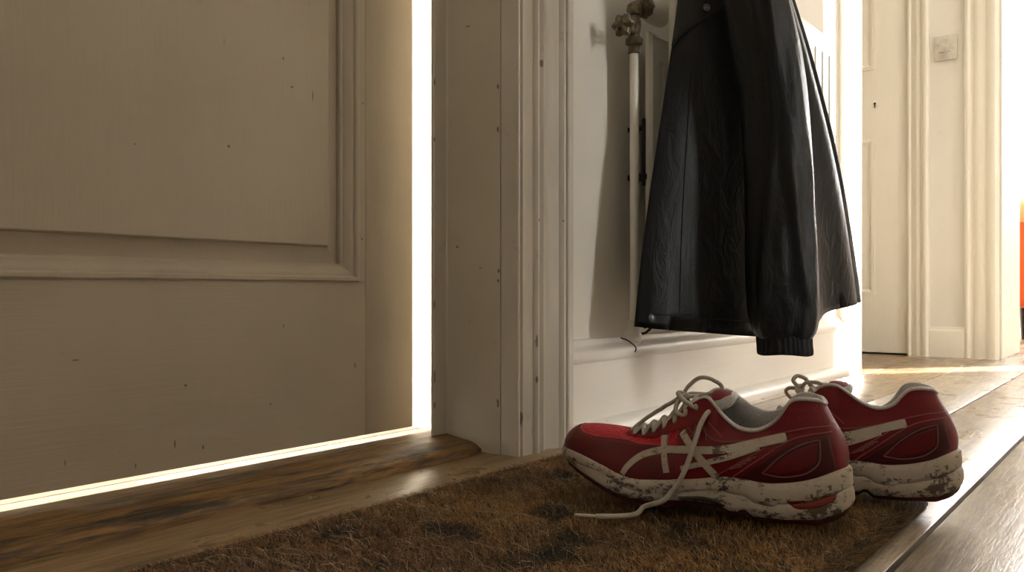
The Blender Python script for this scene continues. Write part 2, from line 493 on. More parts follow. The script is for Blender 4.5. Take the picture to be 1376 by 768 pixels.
# room opposite (source of the cool side light) and room at the end
bm = bmesh.new()
add_box(bm, -.2, -.15, -4.2, -1.15, 0, 2.5)
add_box(bm, 3.08, 3.13, -4.2, -1.15, 0, 2.5)
add_box(bm, -.2, .95, -4.25, -4.2, 0, 2.5)
add_box(bm, 1.40, 3.13, -4.25, -4.2, 0, 2.5)
add_box(bm, .95, 1.40, -4.25, -4.2, 0, .35)
add_box(bm, .95, 1.40, -4.25, -4.2, 2.2, 2.5)
struct('wall_side_room', bm, M['hall'], 'cream walls of the room opposite the radiator', 'wall')
struct('floor_side_room', bx(-.2, 3.13, -4.25, -1.102, -.05, -.001), plain('side room boards', (150, 122, 90), .5, nscale=6), 'bare boards of the room opposite', 'floor')
bm = bmesh.new()
add_box(bm, 3.13, 6.25, 1.25, 1.30, 0, 2.5)
add_box(bm, 3.08, 6.25, -3.35, -3.30, 0, 2.5)
SLIT = (-2.665, -2.475)
add_box(bm, 6.2, 6.25, -3.3, SLIT[0], 0, 2.5)
add_box(bm, 6.2, 6.25, SLIT[1], -.65, 0, 2.5)
add_box(bm, 6.2, 6.25, SLIT[0], SLIT[1], 2.48, 2.5)
add_box(bm, 6.2, 6.25, -.65, .55, 0, .25)
add_box(bm, 6.2, 6.25, -.65, .55, 2.2, 2.5)
add_box(bm, 6.2, 6.25, .55, 1.3, 0, 2.5)
struct('wall_end_room', bm, M['hall'], 'white walls of the bright room beyond the open doorway', 'wall')
struct('floor_end_room', bx(3.13, 6.25, -3.3, -1.102, -.05, -.001), plain('end room boards', (170, 138, 100), .5, nscale=6), 'boards of the bright room beyond the doorway', 'floor')

# ------------------------------------------------------------------ running shoes
def clothmat(name, col, rough, sheen=.3, bump=.4, scale=260, dirt=.0, dirt_col=(60, 44, 30), weave=False):
    k = NT(name)
    if weave:
        v = k.n('ShaderNodeTexVoronoi', {'Vector': k.map((1, 1, 1.2)), 'Scale': scale}).outputs['Distance']
        c = k.mix(k.ramp(v, [(.15, 0.), (.55, 1.)]), lin(tuple(q * .72 for q in col)), lin(col))
        h = v
    else:
        h = k.noise(scale, detail=3)
        c = k.mix(k.ramp(h, [(.3, 0.), (.7, .5)]), lin(col), lin(tuple(q * .75 for q in col)))
    if dirt:
        d = k.noise(38, detail=7, rough=.72)
        c = k.mix(k.ramp(d, [(.50, 0.), (.68, dirt)]), c, lin(dirt_col))
    return k.out(c, rough, k.bump(h, bump, .0008), Sheen_Weight=sheen, Specular_IOR_Level=.32)

M['red'] = clothmat('red synthetic leather', (118, 7, 20), .42, .0, .25, 90, .35, (58, 12, 14))
M['red_foam'] = clothmat('red collar fabric', (116, 7, 22), .6, .06, .4, 800, .15, (70, 10, 16), True)
M['red_mesh'] = clothmat('red air mesh', (186, 14, 36), .6, .08, .9, 430, .12, (80, 14, 18), True)
M['heel_red'] = clothmat('dark red heel panel', (100, 6, 16), .42, .0, .2, 90, .3, (52, 12, 12))
M['maroon'] = clothmat('maroon overlay', (66, 7, 13), .45, .0, .2, 90, .5, (52, 26, 20))
M['muddy_red'] = clothmat('mud stained red overlay', (98, 14, 17), .5, .0, .3, 70, .75, (64, 42, 28))
M['grey_lining'] = clothmat('grey padded lining', (172, 168, 164), .85, .4, .25, 900, .2, (120, 112, 104), True)
M['piping'] = clothmat('grey piping', (196, 186, 180), .6, .1, .2, 300, .3, (140, 124, 110))
M['stitch'] = clothmat('pink grey stitching', (150, 92, 88), .6, .0, .1, 300)
M['lace'] = clothmat('grey cord lace', (188, 178, 164), .8, .3, .6, 700, .45, (120, 104, 84))
M['aglet'] = plain('pale plastic lace tip', (214, 206, 192), .35)
M['outsole'] = clothmat('muddy red rubber', (74, 24, 20), .6, .0, .3, 60, .7, (40, 26, 18))
M['gel'] = clothmat('red brown gel insert', (120, 40, 30), .35, .0, .1, 60, .5, (58, 34, 24))
M['shank'] = plain('dark green grey shank', (58, 58, 44), .6)
def mudwhite(name, amount, edge):
    k = NT(name)
    a = k.noise(46, k.map((.7, 1., 1.25)), detail=9, rough=.78)
    b = k.noise(190, detail=5, rough=.7)
    c = k.mix(k.ramp(k.noise(12, detail=3), [(.35, 0.), (.65, .6)]), lin((190, 179, 164)), lin((152, 136, 116)))
    x = k.math('ADD', a, k.math('MULTIPLY', k.math('SUBTRACT', b, .5), .35))
    c = k.mix(k.ramp(x, [(edge, 0.), (edge + .035, amount)]), c, lin((52, 36, 22)))
    c = k.mix(k.ramp(b, [(.58, 0.), (.66, .55)]), c, lin((104, 84, 60)))
    n = k.bump(a, .5, .002)
    return k.out(c, .6, k.bump(b, .3, .001, n))
M['midsole'] = mudwhite('muddy white foam', .90, .515)
M['stripe'] = mudwhite('scuffed white stripe', .8, .575)

SL = .285
ZS = [(0, .0515), (.008, .0495), (.03, .0410), (.05, .0362), (.07, .0344), (.09, .0366), (.11, .0366), (.132, .0330), (.169, .0298), (.189, .0285), (.206, .031), (.229, .0395), (.25, .0455), (.268, .0475), (.285, .0465)]
WB = [(.035, .0305), (.07, .0325), (.10, .0335), (.13, .037), (.17, .0435), (.20, .0455), (.225, .0445)]
RIM = [(.019, .1085), (.0235, .1122), (.028, .1132), (.036, .1142), (.044, .1134), (.049, .1105), (.053, .1045), (.058, .0968), (.065, .0897), (.075, .0842), (.084, .0828), (.094, .0845), (.103, .0902), (.1106, .0966), (.118, .1050), (.1234, .1098), (.1285, .1105), (.1326, .1082), (.14, .1035), (.1472, .0978), (.157, .0895), (.165, .084), (.1725, .0784), (.1815, .0738), (.1906, .0700), (.2026, .0690), (.2123, .0712), (.2255, .0725), (.2448, .0732), (.255, .0728)]
WT = [(.05, .0245), (.075, .0295), (.10, .0290), (.115, .0255), (.13, .0205), (.15, .0165), (.18, .0125), (.200, .008), (.212, .0018), (.216, 0), (.26, 0)]
ZB = [(0, .0175), (.008, .0115), (.022, .0062), (.05, .0028), (.08, .0028), (.0855, .0065), (.089, .0105), (.0925, .0055), (.10, .0045), (.112, .0105), (.14, .0125), (.155, .0115), (.175, .0088), (.20, .0100), (.22, .0155), (.245, .0265), (.265, .0340), (.285, .0385)]
ZO = [(0, .013), (.008, .006), (.022, .0012), (.05, 0), (.08, 0), (.0855, .004), (.089, .0085), (.0925, .003), (.10, .001), (.112, .0085), (.14, .0095), (.155, .0058), (.175, .0042), (.20, .0052), (.22, .0105), (.245, .0215), (.265, .029), (.285, .036)]
RIMF = [(.019, .1085), (.0235, .1122), (.028, .1132), (.036, .1142), (.044, .1134), (.049, .1110), (.055, .1050), (.060, .0985), (.067, .0945), (.0756, .0928), (.082, .0938), (.091, .0974), (.100, .1034), (.108, .1095), (.115, .1135), (.1225, .1142), (.130, .1122), (.1326, .1100), (.14, .1040)] + RIM[-15:]
def lininterp(T, x):
    if x <= T[0][0]: return T[0][1]
    for (a, b), (c, d) in zip(T, T[1:]):
        if x <= c: return b + (d - b) * (x - a) / (c - a)
    return T[-1][1]
def sstep(a, b, x):
    t = max(0., min(1., (x - a) / (b - a)))
    return t * t * (3 - 2 * t)
def wbase(s):
    if s < .035: return .0305 * math.sqrt(max(0., 1 - (1 - s / .035) ** 2))
    if s > .225: return .0445 * max(0., 1 - ((s - .225) / (SL - .225)) ** 2.1) ** .55
    return interp(WB, s)
def bend(s):        # the last curves inwards at the toe (towards -w on the left shoe)
    return -.010 * (max(0., s - .12) / .165) ** 2

def shoe_geom():
    g = {}
    def base(u, e=0.):
        s = SL * (1 - math.cos(PI * u)) / 2
        ds = 1e-3
        ua, ub = max(0., u - .004), min(1., u + .004)
        sa, sb = (SL * (1 - math.cos(PI * q)) / 2 for q in (ua, ub))
        n = Vector((-(wbase(sb) - wbase(sa)), sb - sa, 0))
        if u < 1e-6: n = Vector((-1, 0, 0))
        if u > 1 - 1e-6: n = Vector((1, 0, 0))
        n.normalize()
        return s, Vector((s, wbase(s), 0)) + n * e, n
    def rim(u, side=1):
        s = SL * (1 - math.cos(PI * u)) / 2
        st = s + .019 * max(0., 1 - s / .05) ** 2
        if s > .20: st = .20 + (s - .20) * .62
        if st < .05: w = .0245 * math.sqrt(max(0., 1 - (1 - (st - .019) / .031) ** 2))
        else: w = lininterp(WT, st)
        if u > .999: w = 0
        return Vector((st, w, interp(RIM if side > 0 else RIMF, st)))
    def S(u, v, side=1):
        s, p, n = base(u)
        P0 = Vector((p.x, p.y, interp(ZS, s)))
        P3 = rim(u, side)
        dz = P3.z - P0.z
        d = sstep(.12, .215, s)
        hor = Vector((P0.x - P3.x, P0.y - P3.y, 0))
        up = Vector((0, 0, 1))
        P1 = P0 + up * dz * (.42 + .16 * d) + n * (.0045 * (1 - d) + .001)
        P2a = P3 - up * dz * .30 + n * .0055
        P2b = P3 + hor * .58 - up * .001
        P2 = P2a.lerp(P2b, d)
        a = 1 - v
        P = P0 * a ** 3 + P1 * 3 * a * a * v + P2 * 3 * a * v * v + P3 * v ** 3
        return Vector((P.x, side * P.y + bend(P.x), P.z))
    return base, rim, S
base_, rim_, S_ = shoe_geom()
NU, NV = 90, 18

def grid_half(bm, side, mats):
    """one half of the upper"""
    vs = [[bm.verts.new(S_(i / NU, j / NV, side)) for j in range(NV + 1)] for i in range(NU + 1)]
    for i in range(NU):
        for j in range(NV):
            try:
                f = bm.faces.new((vs[i][j], vs[i + 1][j], vs[i + 1][j + 1], vs[i][j + 1]))
            except ValueError:
                continue
            c = f.calc_center_median()
            m = 0
            if c.x > .150 and (j + .5) / NV > .35: m = 2
            if c.x < .135 and c.z > .083 + max(0, .03 - c.x) * .0: m = 1
            f.material_index = m

def build_shoe(name, label, loc, rz, near, flip, gel):
    """near: +1/-1 = which local side faces the viewer; flip mirrors the whole shoe (right foot)"""
    root = thing(name, label, 'shoe', loc, rz, 'pair of worn red running shoes')
    root.scale = (SCALE, SCALE, SCALE)
    mir = Matrix.Scale(-1, 4, (0, 1, 0)) if flip else Matrix.Identity(4)
    def part(nm, bm, mat, smooth=50, parent=None):
        if flip:
            bmesh.ops.transform(bm, matrix=mir, verts=bm.verts[:])
        return obj(nm, bm, mat, parent or root, smooth)
    # upper
    bm = bmesh.new()
    for sd in (1, -1): grid_half(bm, sd, None)
    bmesh.ops.remove_doubles(bm, verts=bm.verts[:], dist=2e-5)
    bmesh.ops.recalc_face_normals(bm, faces=bm.faces[:])
    tree = BVHTree.FromBMesh(bm)
    upper = part('upper', bm, [M['red'], M['red_foam'], M['red_mesh']], 60)
    # midsole
    LV = [(0, -.006), (.0, -.002), (.05, .0008), (.16, .0026), (.36, .0030), (.44, .0026), (.475, .0008), (.51, .0026), (.60, .0034), (.82, .0036), (.93, .0030), (1.0, .0012), (1.03, -.003)]
    K = 2 * 110
    bm = bmesh.new()
    rings = []
    for i in range(K):
        q = i / (K / 2)
        sd, u = (1, q) if q <= 1 else (-1, 2 - q)
        s, p, n = base_(u)
        zb, zs = lininterp(ZB, s), interp(ZS, s)
        flare = .004 * (1 - sstep(.0, .05, s))
        ring = []
        for f, e in LV:
            wav = .0012 * math.sin(s * 95 + f * 3.) * math.sin(PI * min(1, f)) if s > .07 else 0
            gz = .0
            if .40 < f < .55: gz = .0035 * math.sin(s * 60 + 1.0) * (1 if s > .06 else .3)
            r = p + n * (e + wav + (flare * max(0., 1 - f * 1.3) if f < .75 else 0) + .0006 * noise.noise(Vector((s * 90, sd * 3, f * 5))))
            z = zb + (zs + .0015 - zb) * f + gz
            ring.append(bm.verts.new((r.x, sd * r.y + bend(r.x), z)))
        rings.append(ring)
    for i in range(K):
        a, b = rings[i], rings[(i + 1) % K]
        for j in range(len(LV) - 1):
            bm.faces.new((a[j], b[j], b[j + 1], a[j + 1]))
    for i in range(1, K // 2 - 1):     # close the underside
        a, b, c, d = rings[i][0], rings[i + 1][0], rings[(K - i - 1) % K][0], rings[(K - i) % K][0]
        if len({a, b, c, d}) == 4: bm.faces.new((a, b, c, d))
    bmesh.ops.recalc_face_normals(bm, faces=bm.faces[:])
    mtree = BVHTree.FromBMesh(bm)
    mid = part('midsole', bm, M['midsole'], 50)
    # outsole
    bm = bmesh.new()
    rings = []
    for i in range(K):
        q = i / (K / 2)
        sd, u = (1, q) if q <= 1 else (-1, 2 - q)
        s, p, n = base_(u)
        ring = []
        flare = .003 * (1 - sstep(.0, .05, s))
        lug = .0007 * (1 if (s * 90) % 1 > .5 else 0)
        for z, e in ((lininterp(ZB, s) + .002, -.008), (lininterp(ZB, s) + .0012, .0002 + flare), (lininterp(ZO, s) + .001, -.0005 + flare - lug), (lininterp(ZO, s), -.003 + flare)):
            r = p + n * e
            ring.append(bm.verts.new((r.x, sd * r.y + bend(r.x), z)))
        rings.append(ring)
    for i in range(K):
        a, b = rings[i], rings[(i + 1) % K]
        for j in range(3): bm.faces.new((a[j], b[j], b[j + 1], a[j + 1]))
    for i in range(1, K // 2 - 1):
        bm.faces.new((rings[i][3], rings[i + 1][3], rings[(K - i - 1) % K][3], rings[(K - i) % K][3]))
    part('outsole', bm, M['outsole'], 40)
    # lining and insole
    bm = bmesh.new()
    uth = 0
    cols = []
    for i in range(NU + 1):
        u = i / NU
        T = rim_(u)
        if T.x > .211: break
        cols.append(u)
    def lin_ring(u, sd):
        T = rim_(u, sd); s, p, n = base_(u)
        inn = -n
        if T.x > .12: inn = Vector((0, -1, 0))
        out = []
        col = T.x < .14
        zt = T.z
        for din, dz in ((-.0002, -.0006), (.0008, .0014), (.0028, .0022), (.0055, .0008), (.0085, -.006), (.0085, -.016), (.0045, -.030), (.003, None)) if col else ((-.0002, -.0004), (.0004, .0006), (.0014, .0008), (.0020, -.0008), (.001, -.004), (0, -.008), (-.001, -.012), (-.001, -.014)):
            q = T + inn * din
            q.y = max(q.y, 0. if abs(inn.x) > .6 else .0015)
            q.z = zt + dz if dz is not None else .042
            out.append(Vector((q.x, sd * q.y + bend(q.x), q.z)))
        return out
    RR = {}
    for sd in (1, -1):
        prev = None
        for u in cols:
            r = [bm.verts.new(c) for c in lin_ring(u, sd)]
            RR[(sd, u)] = r
            if prev:
                for j in range(len(r) - 1):
                    bm.faces.new((prev[j], r[j], r[j + 1], prev[j + 1]))
            prev = r
    for a, b in zip(cols, cols[1:]):
        if rim_(b).x < .15:
            bm.faces.new((RR[(1, a)][-1], RR[(1, b)][-1], RR[(-1, b)][-1], RR[(-1, a)][-1]))
    bmesh.ops.remove_doubles(bm, verts=bm.verts[:], dist=2e-5)
    part('lining', bm, M['grey_lining'], 60)
    # piping round the collar and throat
    bm = bmesh.new()
    for sd in (1, -1):
        pts = []
        for i in range(0, 140):
            u = .02 + i / 200
            T = rim_(u, sd)
            if T.x > .132: break
            pts.append(Vector((T.x, sd * (T.y + .0004) + bend(T.x), T.z)))
        add_tube(bm, pts, .0015, 8)
    part('collar_piping', bm, M['piping'], 60)
    # decorations lying on the surface -------------------------------------
    def proj(s, z, sd, tr=tree):
        o = Vector((s, sd * .2, z))
        h = tr.ray_cast(o, Vector((0, -sd, 0)))
        if h[0] is None:
            h = tr.find_nearest(Vector((s, sd * .03, z)))
        p, nn = h[0], h[1]
        if nn.y * sd < 0: nn = -nn
        return p, nn
    PROF = [(0, -.0003), (.07, 1), (.5, 1), (.93, 1), (1, -.0003)]
    def strip(bm, pts, width, off, sd, tr=tree, n=48, blunt=True):
        P = catmull([(a, b, 0) for a, b in pts], n)
        rows = []
        for i, c in enumerate(P):
            t = (P[min(i + 1, n - 1)] - P[max(i - 1, 0)]).normalized()
            nn = Vector((-t.y, t.x, 0))
            w = width if not isinstance(width, (list, tuple)) else width[0] + (width[1] - width[0]) * i / (n - 1)
            row = []
            for f, o in PROF:
                q = c + nn * (f - .5) * w
                p, no = proj(q.x, q.y, sd, tr)
                o2 = off if o == 1 else o
                if i in (0, n - 1): o2 = -.0003
                row.append(bm.verts.new(p + no * o2))
            rows.append(row)
        for a, b in zip(rows, rows[1:]):
            for j in range(4): bm.faces.new((a[j], a[j + 1], b[j + 1], b[j]))
    def ruled(bm, A, B, off, sd, n=40, m=14, tr=tree):
        PA = catmull([(a, b, 0) for a, b in A], n)
        PB = catmull([(a, b, 0) for a, b in B], n)
        rows = []
        for i in range(n):
            row = []
            for j in range(m + 1):
                q = PA[i].lerp(PB[i], j / m)
                p, no = proj(q.x, q.y, sd, tr)
                o2 = off if 0 < j < m and 0 < i < n - 1 else -.0003
                row.append(bm.verts.new(p + no * o2))
            rows.append(row)
        for a, b in zip(rows, rows[1:]):
            for j in range(m): bm.faces.new((a[j], a[j + 1], b[j + 1], b[j]))
    def seam(bm, pts, r, sd, n=50, off=.0003, tr=tree):
        P = catmull([(a, b, 0) for a, b in pts], n)
        add_tube(bm, [(lambda h: h[0] + h[1] * off)(proj(q.x, q.y, sd, tr)) for q in P], r, 6)
    def uvpatch(bm, fn_lo, fn_hi, u0, u1, off, sd, n=50, m=12):
        rows = []
        for i in range(n + 1):
            u = u0 + (u1 - u0) * i / n
            a, b = fn_lo(u), fn_hi(u)
            row = []
            for j in range(m + 1):
                v = a + (b - a) * j / m
                p = S_(u, v, sd)
                du = S_(min(1, u + .004), v, sd) - S_(max(0, u - .004), v, sd)
                dv = S_(u, min(1, v + .02), sd) - S_(u, max(0, v - .02), sd)
                no = du.cross(dv)
                if no.length < 1e-12: no = Vector((1, 0, 0))
                no.normalize()
                if no.dot(p - Vector((.15, 0, .035))) < 0: no = -no
                o2 = off if (j < m or fn_hi(u) >= .999) and (0 < i) else -.0003
                row.append(bm.verts.new(p + no * o2))
            rows.append(row)
        for a, b in zip(rows, rows[1:]):
            for j in range(m): bm.faces.new((a[j], a[j + 1], b[j + 1], b[j]))
    # toe cap and mudguard
    bm = bmesh.new()
    bs = bmesh.new()
    def guard(u):
        s = SL * (1 - math.cos(PI * u)) / 2
        return lininterp([(.150, .40), (.185, .60), (.205, .66), (.225, .56), (.245, .50), (.262, .52), (.275, .62), (.285, .78)], s)
    for sd in (1, -1):
        uvpatch(bm, lambda u: 0., guard, .52, 1., .0011, sd)
        pts = []
        for i in range(40):
            u = .53 + .47 * i / 39
            p = S_(u, guard(u) + .012, sd)
            pts.append(p + (p - Vector((.2, 0, .04))).normalized() * .0004)
        add_tube(bs, pts, .0007, 6)
    bmesh.ops.remove_doubles(bm, verts=bm.verts[:], dist=2e-5)
    cap = part('toe_guard', bm, M['muddy_red'], 60)
    # eyestay bands
    bm = bmesh.new()
    def u_of(s): return math.acos(1 - 2 * s / SL) / PI
    for sd in (1, -1):
        uvpatch(bm, lambda u: lininterp([(.42, .70), (.50, .66), (.58, .70), (.62, .80)], u), lambda u: 1., .435, u_of(.214), .0010, sd)
    part('eyestay', bm, M['red'], 60)
    # heel counter
    bms, bis = [], []
    for sd in (1, -1):
        bm = bmesh.new(); bi = bmesh.new(); bms.append(bm); bis.append(bi)
        ruled(bm, [(.0915, .0385), (.07, .0365), (.045, .0385), (.022, .0455), (.0075, .0530)], [(.0915, .0395), (.068, .058), (.046, .0735), (.030, .0800), (.0145, .0835)], .0010, sd)
        ruled(bi, [(.0695, .0462), (.0585, .0452), (.047, .0460), (.034, .0500), (.0245, .0590)], [(.0695, .0470), (.058, .0575), (.046, .0670), (.034, .0735), (.0235, .0770)], .0017, sd)
        seam(bs, [(.0715, .0455), (.0585, .0436), (.047, .0443), (.033, .0486), (.0228, .0580), (.0218, .0700), (.0225, .0785)], .0006, sd, off=.0012)
        seam(bs, [(.0715, .0455), (.058, .0595), (.046, .0690), (.034, .0755), (.0225, .0785)], .0005, sd, off=.0012)
        seam(bs, [(.098, .0395), (.072, .0595), (.048, .0765), (.030, .0830), (.0125, .0855)], .0006, sd)
        seam(bs, [(.112, .0400), (.080, .0615), (.060, .0750)], .0005, sd)
        seam(bs, [(.014, .0905), (.035, .0885), (.065, .0800), (.090, .0735), (.112, .0715), (.122, .0760), (.131, .0880)], .0006, sd)
        seam(bs, [(.123, .0715), (.1265, .0850), (.1400, .0980)], .0006, sd)
        seam(bs, [(.109, .0760), (.120, .0860), (.128, .0930)], .0005, sd)
        seam(bs, [(.128, .0660), (.139, .0790), (.150, .0880)], .0005, sd)
        # small embossed loops below the eyelets
        for cs, cz in ((.1395, .0795), (.1565, .0735)):
            seam(bs, [(cs + .006 * math.cos(a) * .7 - .3 * .007 * math.sin(a), cz + .0085 * math.sin(a)) for a in (2 * PI * q / 12 for q in range(13))], .0006, sd)
        for q in range(4):
            s0 = .077 + q * .0042
            seam(bs, [(s0, .0600 - q * .0032), (s0 + .012, .0560 - q * .0032)], .0007, sd, n=12)
    for bm, bi in zip(bms, bis):
        hc = part('heel_counter', bm, M['maroon'], 60)
        part('heel_panel', bi, M['heel_red'], 60, hc)
    part('stitching', bs, M['stitch'], 60)
    # white side stripes: two long bars that cross two short ones
    for sd in (1, -1):
        bm = bmesh.new()
        strip(bm, [(.2045, .0325), (.1985, .0415), (.1865, .0515), (.1690, .0578), (.1500, .0605), (.1250, .0622), (.1050, .0645), (.0880, .0690), (.0700, .0742), (.0500, .0800)], [.0060, .0092], .0013, sd, n=90)
        strip(bm, [(.1470, .0432), (.1250, .0500), (.1040, .0570), (.0880, .0635), (.0740, .0695)], [.0050, .0062], .00125, sd)
        strip(bm, [(.1660, .0720), (.1632, .0560), (.1596, .0380)], .0066, .00145, sd)
        strip(bm, [(.1485, .0775), (.1310, .0570), (.1130, .0375)], .0072, .00140, sd)
        part('side_stripes', bm, M['stripe'], 60)
    # gel insert and shank
    bm = bmesh.new()
    if gel:
        for sd in ((1,)):
            ruled(bm, [(.050, .0208), (.040, .0150), (.0215, .0185), (.008, .0255)], [(.050, .0222), (.035, .0245), (.020, .0275), (.0068, .0322)], .0006, sd, tr=mtree, n=26, m=6)
        part('gel_insert', bm, M['gel'], 60)
    else: bm.free()
    for sd in (1, -1):
        bm = bmesh.new()
        ruled(bm, [(.1065, .0095), (.125, .0138), (.148, .0142)], [(.104, .0125), (.123, .0190), (.149, .0175)], .0008, sd, tr=mtree, n=20, m=5)
        part('shank', bm, M['shank'], 60)
    # tongue
    TP = catmull([(.207, 0, .0665), (.185, 0, .0730), (.165, 0, .0832), (.148, 0, .0935), (.132, 0, .1025), (.119, 0, .1085), (.110, 0, .1125), (.104, 0, .1150)], 30)
    bm = bmesh.new()
    rings = []
    nn = 28
    for i, c in enumerate(TP):
        f = i / 29
        hw = .010 + .0120 * sstep(.2, .7, f)
        th = .0020 + .0070 * sstep(.50, .80, f)
        tip = max(0., (f - .86) / .14)
        hw *= (1 - tip ** 2.5 * .45); th *= math.sqrt(max(.02, 1 - tip ** 2.2))
        t = (TP[min(i + 1, 29)] - TP[max(i - 1, 0)]).normalized()
        no = Vector((-t.z, 0, t.x))
        if no.z < 0: no = -no
        lean = sstep(.5, 1., f)
        no = no.lerp(Vector((.93, 0, .36)), lean).normalized()
        ring = []
        for q in range(nn):
            a = 2 * PI * q / nn
            x = math.cos(a); y = math.sin(a)
            sx, sy = (1 if x > 0 else -1), (1 if y > 0 else -1)
            w = hw * abs(x) ** .75 * sx
            pos = c + no * (th * abs(y) ** .75 * sy) + Vector((0, 0, -.0105 * (w / .022) ** 2))
            ring.append(bm.verts.new((pos.x, w + bend(pos.x), pos.z)))
        rings.append(ring)
    for a, b in zip(rings, rings[1:]):
        for q in range(nn):
            f = bm.faces.new((a[q], a[(q + 1) % nn], b[(q + 1) % nn], b[q]))
            f.material_index = 0 if 3 <= q < nn / 2 - 3 else 1
    f = bm.faces.new(rings[-1]); f.material_index = 1
    bm.faces.new(rings[0][::-1])
    part('tongue', bm, [M['red_foam'], M['grey_lining']], 60)
    # laces
    R = .0021
    bm = bmesh.new()
    ey = [.202, .191, .180, .169, .158, .147, .136]
    def eyelet(s, sd):
        p = S_(u_of(s), .90, sd)
        return p + Vector((0, sd * .0012, .0012))
    for a, b in zip(ey, ey[1:]):
        for sd in (1, -1):
            p, q = eyelet(a, sd), eyelet(b, -sd)
            m = (p + q) / 2
            zz = max(p.z, q.z) + .0050 + (.0012 if sd > 0 else 0)
            pin, qin = p - Vector((0, sd * .003, .004)), q + Vector((0, sd * .003, -.004))
            add_tube(bm, catmull([pin, p, (p * .62 + q * .38) * 1 + Vector((0, 0, zz - m.z)) * .8, m + Vector((0, 0, zz - m.z)), (p * .38 + q * .62) + Vector((0, 0, zz - m.z)) * .8, q, qin], 22), R, 8)
    p, q = eyelet(ey[0], 1), eyelet(ey[0], -1)
    add_tube(bm, catmull([p - Vector((0, .002, .003)), p, (p + q) / 2 + Vector((0, 0, .005)), q, q - Vector((0, -.002, .003))], 16), R, 8)
    la = part('laces', bm, M['lace'], 60)
    B = lambda x: bend(x)
    def lace(pts, nm='lace_loop', n=44, r=R, par=None):
        bm = bmesh.new()
        P = catmull(pts, n)
        P = [p + Vector((noise.noise(p * 140), noise.noise(p * 140 + Vector((5, 5, 5))), noise.noise(p * 140 + Vector((9, 1, 5))))) * .0006 for p in P]
        add_tube(bm, P, r, 9)
        return part(nm, bm, M['lace'], 60, par or la)
    if not flip:
        lace([(.207, .004, .0700), (.1978, .003, .0790), (.1858, .002, .0880), (.1646, .001, .1021), (.1559, .0, .1088), (.1462, -.001, .1216), (.136, -.003, .1276), (.1256, -.007, .1248), (.119, -.011, .1195), (.118, -.012, .1140), (.126, -.010, .1115), (.140, -.005, .1085), (.152, .002, .1075)], n=70)
        lace([(.1555, -.002, .1075), (.1466, -.006, .1100), (.1371, -.010, .1095), (.128, -.015, .1065), (.123, -.019, .099)], n=30)
        lace([(.150, -.001, .1085), (.1557, .004, .1118), (.1575, .008, .1110), (.1529, .012, .1076), (.1473, .0165, .1044), (.1385, .0195, .1000), (.137, .0165, .0955)], n=36, r=.0024)
        lace([(.1500, .003, .1085), (.1545, .008, .1060), (.1582, .012, .0995), (.1572, .0155, .0935), (.1500, .0182, .0905), (.1480, .0160, .0865)], n=36, r=.0023)
        # knot
        bm = bmesh.new()
        for k in range(3):
            add_tube(bm, catmull([(.1535 + .0035 * math.cos(a), .001 + .0055 * math.sin(a + k), .1062 + .0035 * math.sin(a + k * .9)) for a in (2 * PI * q / 8 for q in range(9))], 30), .0019, 8)
        part('knot', bm, M['lace'], 60, la)
    else:
        lace([(.1535, .000, .1075), (.1600, .006, .1140), (.1570, .010, .1195), (.1490, .012, .1175), (.1420, .014, .1090), (.1350, .0195, .1010), (.1340, .0165, .0955)], n=40, r=.0023)
        lace([(.152, -.001, .1080), (.146, -.006, .1140), (.136, -.010, .1150), (.126, -.014, .1110), (.122, -.019, .1030)], n=34)
        lace([(.156, .002, .1070), (.165, .008, .1060), (.168, .014, .1000), (.160, .018, .0900)], n=30)
        bm = bmesh.new()
        for k in range(3):
            add_tube(bm, catmull([(.1535 + .0035 * math.cos(a), .001 + .0055 * math.sin(a + k), .1062 + .0035 * math.sin(a + k * .9)) for a in (2 * PI * q / 8 for q in range(9))], 30), .0019, 8)
        part('knot', bm, M['lace'], 60, la)
    return root, la, part

SCALE = .953
MATZ = .0158
A1 = math.radians(102)
shoe1, laces1, part1 = build_shoe('running_shoe', 'muddy red running shoe nearest the front door, its long lace trailing on the doormat', (.7535, .2215, MATZ), A1, 1, False, True)
# the trailing lace end of the first shoe
inv1 = (Matrix.Translation((.7535, .2215, MATZ)) @ Matrix.Rotation(A1, 4, 'Z') @ Matrix.Scale(SCALE, 4)).inverted()
W = lambda *p: inv1 @ Vector(p)
pts = [Vector((.1235, .0215, .0920)), Vector((.1225, .0265, .0975)), Vector((.1245, .0335, .0945)), Vector((.1281, .039, .0856)), Vector((.1303, .043, .0759)), Vector((.1331, .047, .0648)), Vector((.1377, .050, .0495)), Vector((.1446, .0525, .0336)), Vector((.1527, .0555, .0218)), Vector((.1593, .060, .0150)),
       W(.664, .374, .0235),       W(.653, .377, .0185), W(.640, .385, .0180), W(.628, .396, .0185), W(.624, .4015, .0185)]
LACE_W = [inv1.inverted() @ p for p in catmull(pts, 80)]
bm = bmesh.new()
add_tube(bm, catmull(pts, 80), .0024, 10)
le = part1('trailing_lace_end', bm, M['lace'], 60, laces1)
bm = bmesh.new()
add_tube(bm, [W(.624, .4015, .0185), W(.6225, .4045, .0185), W(.6170, .4180, .0185), W(.6166, .4190, .0185)], [.0012, .0016, .0014, .0009], 10)
part1('aglet', bm, M['aglet'], 60, laces1)
A2 = math.radians(107.5)
shoe2, laces2, part2 = build_shoe('running_shoe', 'red running shoe further from the front door, heel hanging off the corner of the doormat', (.9065, .163, MATZ), A2, 1, True, False)
